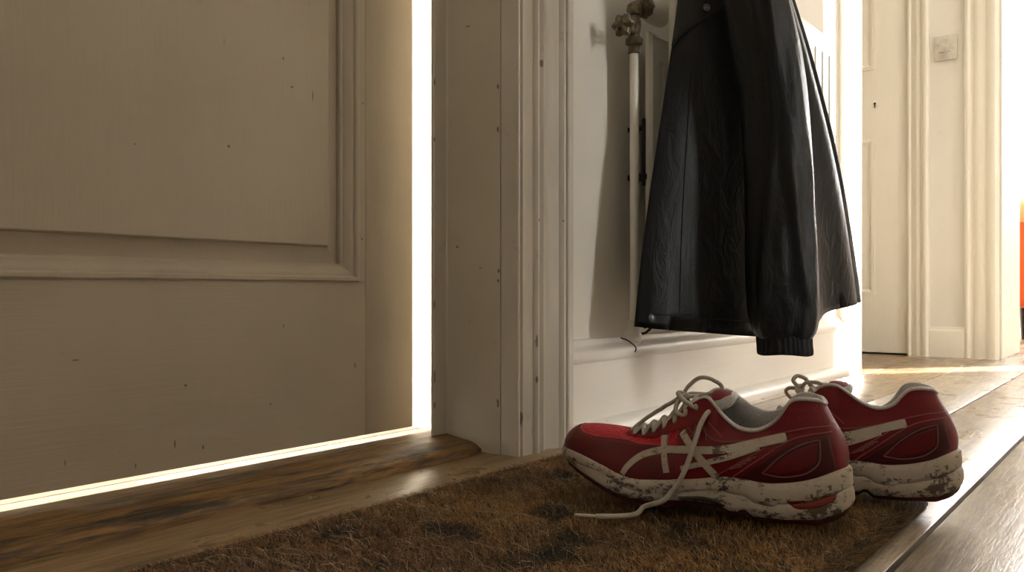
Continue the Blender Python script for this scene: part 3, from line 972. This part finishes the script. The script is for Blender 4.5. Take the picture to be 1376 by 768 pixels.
# ------------------------------------------------------------------ coir doormat
def fibre_mat(name):
    k = NT(name)
    a = k.n('ShaderNodeAttribute', attribute_name='fibre').outputs['Color']
    return k.out(a, .75, None)
M['coir'] = fibre_mat('coir fibre')
M['coir_base'] = plain('dark coir backing', (52, 36, 18), .95, nscale=220, amt=.5, bump=.6)
mat = thing('doormat', 'worn brown coir doormat lying in front of the threshold', 'doormat', (.56, .405, 0))
MX0, MX1, MY0, MY1 = .19, .922, .192, .622
bm = bmesh.new()
add_box(bm, MX0, MX1, MY0, MY1, .0003, .006, .002, 1)
for v in bm.verts: v.co -= Vector((.56, .405, 0))
obj('backing', bm, M['coir_base'], mat)
rnd = random.Random(11)
shoe_inv = [o.matrix_basis.inverted() for o in (shoe1, shoe2)]
def under_shoe(p):
    for iv, sg in zip(shoe_inv, (1, -1)):
        q = iv @ p
        if -.012 < q.x < SL + .010:
            w = wbase(max(0, min(SL, q.x)))
            yy = (q.y * sg - bend(q.x))
            if abs(yy) < w + .015:
                return lininterp(ZO, max(0, q.x / SCALE)) * SCALE + MATZ
    return None
verts, faces, cols = [], [], []
def fibre(x, y, h, ln, lean, wdt, col, z0=.004):
    """a bent ribbon: root, middle, tip"""
    a = lean
    dx, dy = math.cos(a), math.sin(a)
    out = (ln * ln - h * h) ** .5 if ln > h else 0
    b = len(verts)
    sx, sy = -dy * wdt, dx * wdt
    curl = rnd.uniform(-.5, .5)
    for t in (0, .55, 1):
        px = x + dx * out * t ** 1.5 + sx / wdt * curl * .004 * t * t
        py = y + dy * out * t ** 1.5 + sy / wdt * curl * .004 * t * t
        pz = z0 + h * (1 - (1 - t) ** 1.6)
        k = 1 - .75 * t
        verts.append((px - sx * k - .56, py - sy * k - .405, pz + .0002)); verts.append((px + sx * k - .56, py + sy * k - .405, pz))
    faces.append((b, b + 1, b + 3, b + 2)); faces.append((b + 2, b + 3, b + 5, b + 4))
    cols.append(col)
def coir_col(x, y):
    n = noise.noise(Vector((x * 9, y * 9, 1.3))) + .5 * noise.noise(Vector((x * 23, y * 23, 4.)))
    g = noise.noise(Vector((x * 14, y * 14, 9.1))) + .4 * noise.noise(Vector((x * 40, y * 40, 2.)))
    b = rnd.uniform(.55, 1.25)
    c = Vector((.45, .245, .086))
    c = c.lerp(Vector((.27, .15, .058)), max(0, min(1, .5 + n)))
    # red brown worn zone far from the shoes, greenish black damp patches
    c = c.lerp(Vector((.27, .15, .085)), sstep(.62, .35, x) * .7)
    if g > .26: c = c.lerp(Vector((.022, .027, .020)), min(1, (g - .26) * 4) * .88)
    if rnd.random() < .05: c = Vector((.62, .46, .26)); b = rnd.uniform(.7, 1.1)
    return (c.x * b, c.y * b, c.z * b, 1)
cnt = 0
for i in range(80000):
    x, y = rnd.uniform(MX0, MX1), rnd.uniform(MY0, MY1)
    e = min(x - MX0, MX1 - x, y - MY0, MY1 - y)
    cr = math.hypot(max(0, x - (MX1 - .02)), max(0, abs(y - .407) - (.215 - .02)))
    if cr > .02: continue
    h = rnd.uniform(.0045, .0090) * (1 if e > .01 else .75)
    h *= 1 + .35 * noise.noise(Vector((x * 30, y * 30, 0)))
    ln = h * rnd.uniform(1.02, 1.55)
    lean = rnd.uniform(0, 2 * PI)
    if e < .012:      # edge tufts lean outwards
        if MX1 - x == e: lean = rnd.gauss(0, .7)
        elif y - MY0 == e: lean = rnd.gauss(-PI / 2, .7)
        elif MY1 - y == e: lean = rnd.gauss(PI / 2, .7); h *= .75
        ln = h * (rnd.uniform(1.2, 2.2) if MY1 - y != e else rnd.uniform(1.02, 1.3))
    zz = under_shoe(Vector((x, y, 0)))
    if zz is not None:
        h = min(h, zz - .0052)
        ln = h * 1.05
    if x < .72 and any(p.z < .024 and abs(p.x - x) < .007 and abs(p.y - y) < .007 for p in LACE_W + [Vector((.62, .41, .0185)), Vector((.617, .418, .0185))]):
        h = min(h, .0085); ln = h * 1.08
    fibre(x, y, h, ln, lean, rnd.uniform(.00018, .00040), coir_col(x, y))
# long stray hairs, mostly in the rubbed middle and along the near edge
for i in range(1500):
    if rnd.random() < .55:
        x, y = rnd.uniform(.34, .80), rnd.uniform(.34, .60)
    else:
        x, y = rnd.uniform(.5, .92), rnd.uniform(.192, .235)
    if under_shoe(Vector((x, y, 0))) is not None: continue
    if .59 < x < .72 and .36 < y < .43: continue
    c = rnd.uniform(.25, .6)
    fibre(x, y, rnd.uniform(.006, .016), rnd.uniform(.016, .034), rnd.uniform(0, 2 * PI) if y > .24 else rnd.gauss(-PI / 2, .9), .00019, (c, c * .78, c * .5, 1), .003)
me = bpy.data.meshes.new('pile')
me.from_pydata(verts, [], faces)
ca = me.color_attributes.new('fibre', 'FLOAT_COLOR', 'CORNER')
buf = []
for c in cols: buf.extend(c * 8)
ca.data.foreach_set('color', buf)
me.materials.append(M['coir'])
pile = bpy.data.objects.new('pile', me)
C.objects.link(pile)
pile.parent = mat
pile['kind'] = 'stuff'

# ------------------------------------------------------------------ radiator with pipe and valve
M['radiator'] = paint('radiator cream enamel', (222, 216, 202), .34, None, .4, .3, .08)
M['radiator_lit'] = M['radiator']
M['valve'] = plain('tarnished painted brass', (112, 98, 76), .38, .55, 120, .45, .5)
M['iron'] = plain('rusty dark iron', (46, 34, 26), .6, .4, 90, .4, .4)
rad = thing('radiator', 'cream double panel radiator with old brass valve behind the jacket', 'radiator', (1.55, .65, .22))
RO = Vector((1.55, .65, .22))
def rpart(name, bm, mat, parent=rad, smooth=35):
    for v in bm.verts: v.co -= RO
    return obj(name, bm, mat, parent, smooth)
RX0, RX1, RZ0, RZ1 = 1.185, 1.985, .225, .805
def rpanel(y, x0, x1, z1, grooves=True):
    """pressed steel panel with vertical flutes between plain margins"""
    bm = bmesh.new()
    xs = [x0, x0 + .004, x0 + .022]
    gx = x0 + .03
    while gx < x1 - .03:
        xs += [gx, gx + .0025, gx + .0095, gx + .012]
        gx += .048
    xs += [x1 - .022, x1 - .004, x1]
    zs = [RZ0, RZ0 + .006, RZ0 + .045, RZ0 + .053, z1 - .053, z1 - .045, z1 - .006, z1]
    V = []
    for zi, z in enumerate(zs):
        row = []
        for xi, x in enumerate(xs):
            k = (xi - 3) % 4
            groove = 3 <= xi < len(xs) - 3 and k in (1, 2) and 3 <= zi <= 4
            d = .0065 if groove and grooves else 0
            if xi in (0, len(xs) - 1) or zi in (0, len(zs) - 1): d = .005
            row.append(bm.verts.new((x, y + d, z)))
        V.append(row)
    Bk = []
    for a, b in zip(V, V[1:]):
        for k in range(len(xs) - 1): bm.faces.new((a[k], a[k + 1], b[k + 1], b[k]))
    Bv = [[bm.verts.new((v.co.x, y + .0115, v.co.z)) for v in row] for row in V]
    for a, b in zip(Bv, Bv[1:]):
        for k in range(len(xs) - 1): bm.faces.new((a[k], b[k], b[k + 1], a[k + 1]))
    nx, nz = len(xs) - 1, len(zs) - 1
    for k in range(nx):
        for r in (0, nz): bm.faces.new((V[r][k], V[r][k + 1], Bv[r][k + 1], Bv[r][k]))
    for k in range(nz):
        for c in (0, nx): bm.faces.new((V[k][c], V[k + 1][c], Bv[k + 1][c], Bv[k][c]))
    return bm
rpart('front_panel', rpanel(.613, RX0, RX1, RZ1), M['radiator'])
rpart('rear_panel', rpanel(.655, RX0, RX1, .640), M['radiator'])
bm = bmesh.new()
add_tube(bm, [(RX0 + .0045, .6165, RZ0 + .01), (RX0 + .0045, .6165, RZ1 - .01)], .0062, 12)
rpart('rolled_edge', bm, M['radiator'])
rpart('top_grille', bx(RX0 + .05, RX1 - .01, .626, .652, RZ1 - .012, RZ1 - .004, .002), M['radiator'])
# boss where the valve tail enters
bm = bmesh.new()
add_lathe(bm, [(.0150, 0), (.0165, .003), (.0165, .016), (.0190, .020), (.0190, .050), (.012, .054)], 22, axis_matrix((1.157, .650, .668), (1, 0, 0)))
rpart('inlet_boss', bm, M['radiator'])
bm = bmesh.new()
add_box(bm, RX0 - .004, RX0 + .02, .664, .6985, .40, .41, .002)
add_box(bm, RX0 - .004, RX0 + .003, .666, .672, .39, .50, .002)
add_box(bm, RX0 - .004, RX0 + .003, .672, .6985, .48, .488, .002)
rpart('wall_bracket', bm, M['iron'])
PXT, PXB = 1.1290, 1.1365
bm = bmesh.new()
add_tube(bm, catmull([(PXT, .655, .603), (PXT + .0005, .655, .50), (PXT + .002, .656, .38), (PXT + .005, .657, .26), (PXB, .660, .147), (PXB + .0005, .661, .138)], 24), .0070, 16)
rpart('supply_pipe', bm, M['radiator'])
# valve: nut, body, bonnet, side spindle with a knobbly hand wheel, union to the radiator
bm = bmesh.new()
add_lathe(bm, [(.0072, 0), (.0092, .001), (.0092, .010), (.0086, .012), (.0104, .014), (.0104, .026), (.0090, .028), (.0084, .032), (.0098, .036), (.0112, .044), (.0108, .052), (.0086, .057), (.0086, .059), (.0118, .061), (.0122, .070), (.0112, .076), (.0070, .080)], 20, axis_matrix((PXT, .655, .589), (0, 0, 1)))
va = rpart('valve_body', bm, M['valve'])
bm = bmesh.new()
add_lathe(bm, [(.0125, 0), (.0135, .0015), (.0135, .0095), (.0125, .011)], 6, axis_matrix((PXT, .655, .603), (0, 0, 1)))
rpart('lower_nut', bm, M['valve'], va)
bm = bmesh.new()
add_lathe(bm, [(.0060, 0), (.0060, .012), (.0085, .014), (.0085, .024), (.0055, .026), (.0045, .040)], 14, axis_matrix((PXT - .006, .653, .622), (-1, -.12, .0)))
sp_ = rpart('spindle', bm, M['valve'], va)
bm = bmesh.new()
add_lathe(bm, [(.005, -.003), (.0135, -.0025), (.0165, .001), (.0165, .005), (.0140, .0085), (.009, .0095), (.0055, .0125)], 26, axis_matrix((PXT - .042, .6485, .622), (-1, -.12, .0)))
for v in bm.verts:      # scallop the rim
    c = Vector((PXT - .042, .6485, .622)); d = v.co - c
    ang = math.atan2(d.z, d.y)
    if d.length > .011: v.co = c + d * (1 + .14 * math.cos(6 * ang))
rpart('hand_wheel', bm, M['valve'], va)
bm = bmesh.new()
add_tube(bm, catmull([(PXT, .655, .655), (PXT + .001, .655, .664), (PXT + .008, .654, .6685), (PXT + .016, .653, .6685), (PXT + .030, .651, .668)], 14), .0068, 14)
rpart('elbow', bm, M['valve'], va)
bm = bmesh.new()
add_lathe(bm, [(.0085, -.008), (.0150, -.006), (.0170, -.002), (.0175, .006), (.0165, .011), (.0120, .013)], 8, axis_matrix((PXT + .022, .6515, .668), (1, -.05, 0)))
rpart('union_nut', bm, M['valve'], va)
# broken plaster collar where the pipe enters the skirting, and a bent hook beside it
bm = bmesh.new()
add_lathe(bm, [(.0135, 0), (.0150, .005), (.0125, .012), (.0100, .020), (.0085, .030), (.0072, .034)], 18, axis_matrix((PXB - .001, .664, .140), (-.12, -.25, 1)))
for v in bm.verts: v.co += Vector([noise.noise(v.co * 90 + Vector((q * 7, 0, 0))) * .0035 for q in range(3)])
rpart('pipe_collar', bm, M['arch'])
bm = bmesh.new()
add_tube(bm, catmull([(PXB + .030, .668, .150), (PXB + .024, .652, .153), (PXB + .031, .645, .163), (PXB + .040, .650, .168), (PXB + .040, .664, .160)], 20), .0022, 8)
rpart('pipe_hook', bm, M['iron'])
bm = bmesh.new()
add_tube(bm, catmull([(PXB - .020, .672, .146), (PXB - .018, .660, .142), (PXB - .010, .651, .132), (PXB - .006, .654, .124)], 16), .0010, 8)
rpart('old_nail', bm, M['iron'])

# ------------------------------------------------------------------ black jacket
def nylon(name, c1, c2, r):
    k = NT(name)
    n = k.noise(9, detail=5)
    f = k.noise(900, detail=2)
    c = k.mix(k.ramp(n, [(.35, 0.), (.7, 1.)]), lin(c1), lin(c2))
    w = k.noise(34, k.map((1, 1, .45)), detail=6, rough=.62, dist=1.2)
    nrm = k.bump(w, .55, .005)
    return k.out(c, k.ramp(n, [(.3, r), (.7, r + .1)]), k.bump(f, .15, .0004, nrm), Specular_IOR_Level=.26, Sheen_Weight=.0)
M['nylon'] = nylon('black waxed nylon', (6, 8, 11), (9, 11, 15), .42)
M['nylon_rib'] = nylon('black cuff fabric', (14, 14, 16), (20, 21, 24), .6)
M['flap'] = nylon('charcoal facing', (34, 34, 36), (40, 40, 40), .6)
M['snap'] = plain('gunmetal snap', (120, 122, 126), .3, .85)
JO = Vector((1.2, .50, .16))
jac = thing('jacket', 'black waterproof jacket hanging in front of the radiator, sleeve hanging down', 'jacket', JO)
def jpart(name, bm, mat, parent=jac, smooth=180):
    for v in bm.verts: v.co -= JO
    return obj(name, bm, mat, parent, smooth)
# plan position of the left (front opening) and right (back) edges by height
JL = [(.15, (1.068, .622)), (.30, (1.088, .615)), (.45, (1.113, .605)), (.60, (1.146, .598)), (.73, (1.170, .592)), (.86, (1.190, .585)), (1.0, (1.19, .585)), (1.08, (1.205, .60))]
JR = [(.15, (1.64, .452)), (.30, (1.578, .454)), (.45, (1.497, .456)), (.60, (1.385, .462)), (.73, (1.300, .478)), (.86, (1.27, .50)), (1.0, (1.245, .545)), (1.08, (1.23, .59))]
def tab2(T, z):
    return Vector((interp([(a, b[0]) for a, b in T], z), interp([(a, b[1]) for a, b in T], z)))
HEM = [(0, .1665), (.05, .1625), (.18, .156), (.36, .1475), (.46, .1470), (.54, .1500), (.62, .160), (.72, .178), (.85, .190), (1, .1985)]
def jfront(u, z):
    """point of the front sheet: u 0 = left edge, 1 = right edge"""
    a, b = tab2(JL, z), tab2(JR, z)
    p = a.lerp(b, u)
    n = Vector((b.y - a.y, -(b.x - a.x))).normalized()      # towards the camera
    low = max(0., min(1., (1.0 - z) / .85))
    d = .062 * math.sin(PI * min(1, u / .96)) ** .7 * (.45 + .55 * low)
    d += low * (.006 * math.sin(u * 13 + 1.1 + z * 1.2) + .003 * math.sin(u * 27 - z * 2.5)) * math.sin(PI * u) ** .5
    d += .006 * noise.noise(Vector((u * 6, z * 3.2, 3.))) * (1 if .02 < u < .98 else 0)
    # crease where sleeve meets the front
    d -= .026 * math.exp(-((u - .53) / .045) ** 2) * low
    # panel behind the sleeve folds back
    d -= .018 * math.exp(-((u - .76) / .09) ** 2) * low
    d += .004 * math.exp(-((u - .88) / .07) ** 2) * low
    # gathers above the hem by the sleeve
    g = math.exp(-((z - .17) / .035) ** 2) * math.exp(-((u - .47) / .08) ** 2)
    d += g * .004 * math.sin(u * 210)
    return Vector((p.x + n.x * d, p.y + n.y * d, z))
def jback(u, z):
    a, b = tab2(JL, z), tab2(JR, z)
    p = a.lerp(b, u)
    n = Vector((b.y - a.y, -(b.x - a.x))).normalized()
    low = max(0., min(1., (1.0 - z) / .85))
    d = -.022 * math.sin(PI * u) * low
    y = min(p.y + n.y * d, .625 if p.x < 1.16 else .604)
    return Vector((p.x + n.x * d, y, z))
bm = bmesh.new()
NUJ, NVJ = 130, 90
rows = []
for j in range(NVJ + 1):
    v = j / NVJ
    row = []
    for i in range(NUJ + 1):
        u = i / NUJ
        zb = interp(HEM, u)
        z = zb + (1.07 - zb) * v
        row.append(bm.verts.new(jfront(u, z)))
    for i in range(1, 40):
        u = 1 - i / 40
        zb = interp(HEM, u) + .012 * math.sin(PI * u)
        z = zb + (1.07 - zb) * v
        row.append(bm.verts.new(jback(u, z)))
    rows.append(row)
n = len(rows[0])
for a, b in zip(rows, rows[1:]):
    for k in range(n): bm.faces.new((a[k], a[(k + 1) % n], b[(k + 1) % n], b[k]))
bm.faces.new(rows[-1])
# turned-up hem inside
inner = [bm.verts.new(v.co.lerp(Vector((1.27, .50, v.co.z)), .06) + Vector((0, 0, .03))) for v in rows[0]]
for k in range(n): bm.faces.new((rows[0][k], inner[k], inner[(k + 1) % n], rows[0][(k + 1) % n]))
body = jpart('body', bm, M['nylon'])
# hem seam and front placket seam
bm = bmesh.new()
add_tube(bm, [jfront(q / 60, interp(HEM, q / 60) + .022) + Vector((-.0006, -.0006, 0)) for q in range(2, 34)], .0008, 6)
jpart('hem_stitching', bm, M['nylon'], body)
bm = bmesh.new()
pts = [jfront(.105 - .02 * q / 40, .17 + .40 * q / 40) for q in range(41)]
add_tube(bm, [p + Vector((-.0003, -.0005, 0)) for p in pts], .0007, 6)
jpart('placket_seam', bm, M['nylon'], body)
def cam_dir(p): return (Vector((0, 0, .22)) - p).normalized()
def snap(p, n, r=.0062):
    bm = bmesh.new()
    add_lathe(bm, [(r * .9, -.002), (r, .0005), (r * .95, .0016), (r * .72, .0024), (r * .62, .0018), (r * .30, .0026), (r * .05, .0028)], 20, axis_matrix(p, n))
    return jpart('snap_button', bm, M['snap'], jac, 40)
p = jfront(.030, .1795)
snap(p, (-.55, -.8, .05))
# charcoal inner facing folded out at the top left
def jn(u, z):
    d = (jfront(u + .01, z) - jfront(max(0, u - .01), z)).normalized()
    return Vector((d.y, -d.x, 0))
bm = bmesh.new()
rows = []
for j in range(31):
    v = j / 30
    z = .594 + .34 * v
    u1 = .012 + .44 * sstep(0, .30, v)
    row = []
    for i in range(21):
        u = u1 * i / 20
        q = jfront(u, z)
        row.append(bm.verts.new(q + jn(u, z) * (.0012 + .0036 * math.sin(PI * i / 20) ** .5)))
    rows.append(row)
for a, b in zip(rows, rows[1:]):
    for k in range(20): bm.faces.new((a[k], a[k + 1], b[k + 1], b[k]))
jpart('front_facing', bm, M['flap'])
snap(jfront(.15, .650) + jn(.15, .650) * .0052, jn(.15, .650), .0058)
# sleeve
SP = [(.118, (1.203, .4430)), (.20, (1.199, .447)), (.30, (1.196, .449)), (.40, (1.192, .450)), (.52, (1.184, .456)), (.64, (1.164, .470)), (.73, (1.146, .486)), (.83, (1.150, .495)), (.95, (1.185, .51)), (1.03, (1.20, .555))]
SW = [(.150, .0385), (.158, .0440), (.175, .0480), (.21, .0500), (.27, .0500), (.36, .0490), (.46, .0490), (.56, .0490), (.64, .0455), (.73, .0430), (.85, .048), (.95, .042), (1.03, .02)]
bm = bmesh.new()
rows = []
NS = 72
for j in range(111):
    z = .1495 + (1.03 - .1495) * j / 110
    c = tab2(SP, z); hw = interp(SW, z)
    vd = Vector((c.x, c.y)).normalized(); rt = Vector((vd.y, -vd.x))
    row = []
    for k in range(NS):
        a = 2 * PI * k / NS
        wv = 1 + .05 * math.sin(3 * a + z * 9) + .035 * math.sin(5 * a - z * 14 + 1)
        # wrinkles bunch near the cuff and at the elbow
        bun = math.exp(-((z - .19) / .05) ** 2)
        wr = .11 * bun * noise.noise(Vector((math.cos(a) * 2.2, math.sin(a) * 2.2, z * 34))) + .09 * noise.noise(Vector((math.cos(a) * 1.5 + 4, math.sin(a) * 1.5, z * 11)))
        wr += .07 * abs(noise.noise(Vector((math.cos(a) * 2.4, math.sin(a) * 2.4 + 3, z * 6 + math.cos(a) * 2))))
        wr += .26 * math.exp(-((a - 5.15 - .25 * math.sin(z * 9)) / .16) ** 2) * (.6 + .4 * math.sin(z * 23)) + .16 * math.exp(-((a - 4.35 + .3 * math.sin(z * 7 + 1)) / .14) ** 2)
        f = wv + wr
        x = math.cos(a) * hw * (1 + .5 * (f - 1)); y = math.sin(a) * hw * .72 * f
        q = c + rt * x + vd * y
        row.append(bm.verts.new((q.x, q.y, z)))
    rows.append(row)
for a, b in zip(rows, rows[1:]):
    for k in range(NS): bm.faces.new((a[k], a[(k + 1) % NS], b[(k + 1) % NS], b[k]))
bm.faces.new(rows[-1])
slv = jpart('sleeve', bm, M['nylon'])
# elasticated cuff
bm = bmesh.new()
rows = []
NC = 120
for j, (z, r) in enumerate([(.156, .0350), (.1525, .0375), (.149, .0382), (.140, .0380), (.131, .0384), (.1265, .0378), (.1255, .0355), (.130, .033), (.145, .032)]):
    c = tab2(SP, z)
    vd = Vector((c.x, c.y)).normalized(); rt = Vector((vd.y, -vd.x))
    row = []
    for k in range(NC):
        a = 2 * PI * k / NC
        pl = 1 + (.028 * math.sin(30 * a + math.sin(5 * a) * 2) if 1 <= j <= 5 else 0)
        q = c + rt * math.cos(a) * r * pl * 1.02 + vd * math.sin(a) * r * .74 * pl
        row.append(bm.verts.new((q.x, q.y, z + .0012 * math.sin(3 * a))))
    rows.append(row)
for a, b in zip(rows, rows[1:]):
    for k in range(NC): bm.faces.new((a[k], a[(k + 1) % NC], b[(k + 1) % NC], b[k]))
bm.faces.new(rows[0])
jpart('cuff', bm, M['nylon_rib'], slv, 60)
# hanging loop and wall peg above the picture
bm = bmesh.new()
add_tube(bm, catmull([(1.215, .585, 1.06), (1.213, .612, 1.10), (1.216, .620, 1.118), (1.219, .612, 1.10), (1.223, .585, 1.06)], 20), .003, 8)
jpart('hanging_loop', bm, M['nylon'])
pegm = bmesh.new()
add_tube(pegm, catmull([(1.216, .703, 1.10), (1.216, .66, 1.10), (1.216, .625, 1.104), (1.216, .608, 1.118), (1.216, .602, 1.135)], 18), .0055, 12)
add_lathe(pegm, [(.020, 0), (.020, .004), (.012, .007)], 20, axis_matrix((1.216, .702, 1.10), (0, -1, 0)))
tag(obj('coat_hook', pegm, M['iron'], None, 40), 'dark iron coat hook on the wall that the jacket hangs from', 'hook')

# ------------------------------------------------------------------ light switch
M['plastic'] = plain('white switch plastic', (216, 207, 192), .35)
ls = thing('light_switch', 'square white double light switch on the cream end wall', 'light switch', (XE, .579, 1.02))
def lpart(nm, bm, mat, par=ls): return obj(nm, bm, mat, par, 35)
lpart('plate', bx(-.009, .0005, -.034, .034, -.041, .041, .003, 3), M['plastic'])
for dy in (-.011, .011):
    bm = bmesh.new()
    add_prism(bm, [(-.009, -.016), (-.0135, -.014), (-.0095, .016), (-.009, .016)], lambda p, t: Vector((p[0], t, p[1])), dy - .0075, dy + .0075)
    lpart('rocker', bm, M['plastic'])

# ------------------------------------------------------------------ armchair in the bright room
M['orange'] = clothmat('orange upholstery', (226, 92, 30), .8, .3, .3, 300)
M['peach'] = clothmat('peach throw', (238, 176, 128), .85, .3, .3, 300)
M['navy'] = clothmat('dark navy cushion', (38, 36, 46), .8, .3, .3, 300)
ac = thing('armchair', 'orange armchair glimpsed through the open doorway', 'armchair', (4.62, .22, 0))
def apart(nm, bm, mat): return obj(nm, bm, mat, ac, 50)
apart('seat', bx(-.36, .30, -.27, .27, .20, .42, .05, 4), M['orange'])
bm = bx(.22, .40, -.36, .36, .18, .80, .06, 4)
for v in bm.verts: v.co.x += max(0, v.co.z - .3) * .22
apart('backrest', bm, M['orange'])
for sy in (-1, 1):
    apart('arm', bx(-.36, .34, sy * .33 - .07, sy * .33 + .07, .14, .60, .045, 4), M['orange'])
    for sx in (-.28, .28):
        bm = bmesh.new()
        add_lathe(bm, [(.014, 0), (.022, .16)], 14, Matrix.Translation((sx, sy * .29, 0)))
        apart('leg', bm, M['iron'])
bm = bx(-.37, .34, .255, .415, .50, .625, .05, 4)
apart('arm_cover', bm, M['peach'])
cu = bx(-.09, .09, -.2, .2, -.07, .07, .05, 4)
for v in cu.verts: v.co += Vector((.16, .05, .50))
tag(obj('cushion', cu, M['navy'], None, 50), 'dark navy cushion lying on the orange armchair', 'cushion').location = (4.58, .22, -.01)


# ------------------------------------------------------------------ light
def area(name, loc, rot, sx, sy, power, col, spread=180):
    l = bpy.data.lights.new(name, 'AREA')
    l.shape = 'RECTANGLE'; l.size = sx; l.size_y = sy
    l.energy = power; l.color = col; l.spread = math.radians(spread)
    o = bpy.data.objects.new(name, l)
    o.location = loc; o.rotation_euler = rot
    C.objects.link(o)
    return o
area('side_room_window_daylight', (1.175, -4.16, 1.27), (-PI / 2, 0, PI), .45, 1.85, 37, (.88, .95, 1.0))
area('end_room_window_daylight', (6.17, -.05, 1.22), (0, PI / 2, 0), 1.95, 1.15, 118, (.88, .94, 1.0))
area('far_ceiling_fill', (2.55, .1, 2.46), (0, 0, 0), .35, .35, 9, (1.0, .94, .84))  # added fill light without a known fitting, brightens the far hall
area('near_ceiling_fill', (.25, -.35, 2.46), (0, 0, 0), .4, .4, 2.4, (1.0, .97, .93))  # added unseen fill, lifts the front door and doormat; no known fitting
sun = bpy.data.lights.new('sun', 'SUN')
sun.energy = 62; sun.angle = math.radians(.5); sun.color = (1, .96, .90)
so = bpy.data.objects.new('sun', sun)
so.rotation_euler = Vector((-.77, .64, -.25)).to_track_quat('-Z', 'Y').to_euler()
C.objects.link(so)
w = bpy.data.worlds.new('sky')
bpy.context.scene.world = w
w.use_nodes = True
bg = w.node_tree.nodes['Background']
bg.inputs[0].default_value = (1, .95, .86, 1)
bg.inputs[1].default_value = 15.0

# ------------------------------------------------------------------ camera
F, VP, HY = 1110., 1572., 390.
th = math.atan((VP - 688) / F)
cam = bpy.data.cameras.new('camera')
cam.sensor_width = 36
cam.lens = 36 * F / 1376
cam.shift_y = (HY - 384) / 1376
cam.clip_start = .02
co = bpy.data.objects.new('camera', cam)
co.location = (0, 0, .22)
co.rotation_euler = (PI / 2, 0, th - PI / 2)
C.objects.link(co)
sc = bpy.context.scene
sc.camera = co
sc.view_settings.view_transform = 'Standard'
sc.view_settings.look = 'None'
sc.view_settings.exposure = 0
sc.view_settings.gamma = 1
sc.view_settings.use_curve_mapping = False
sc.cycles.use_denoising = True
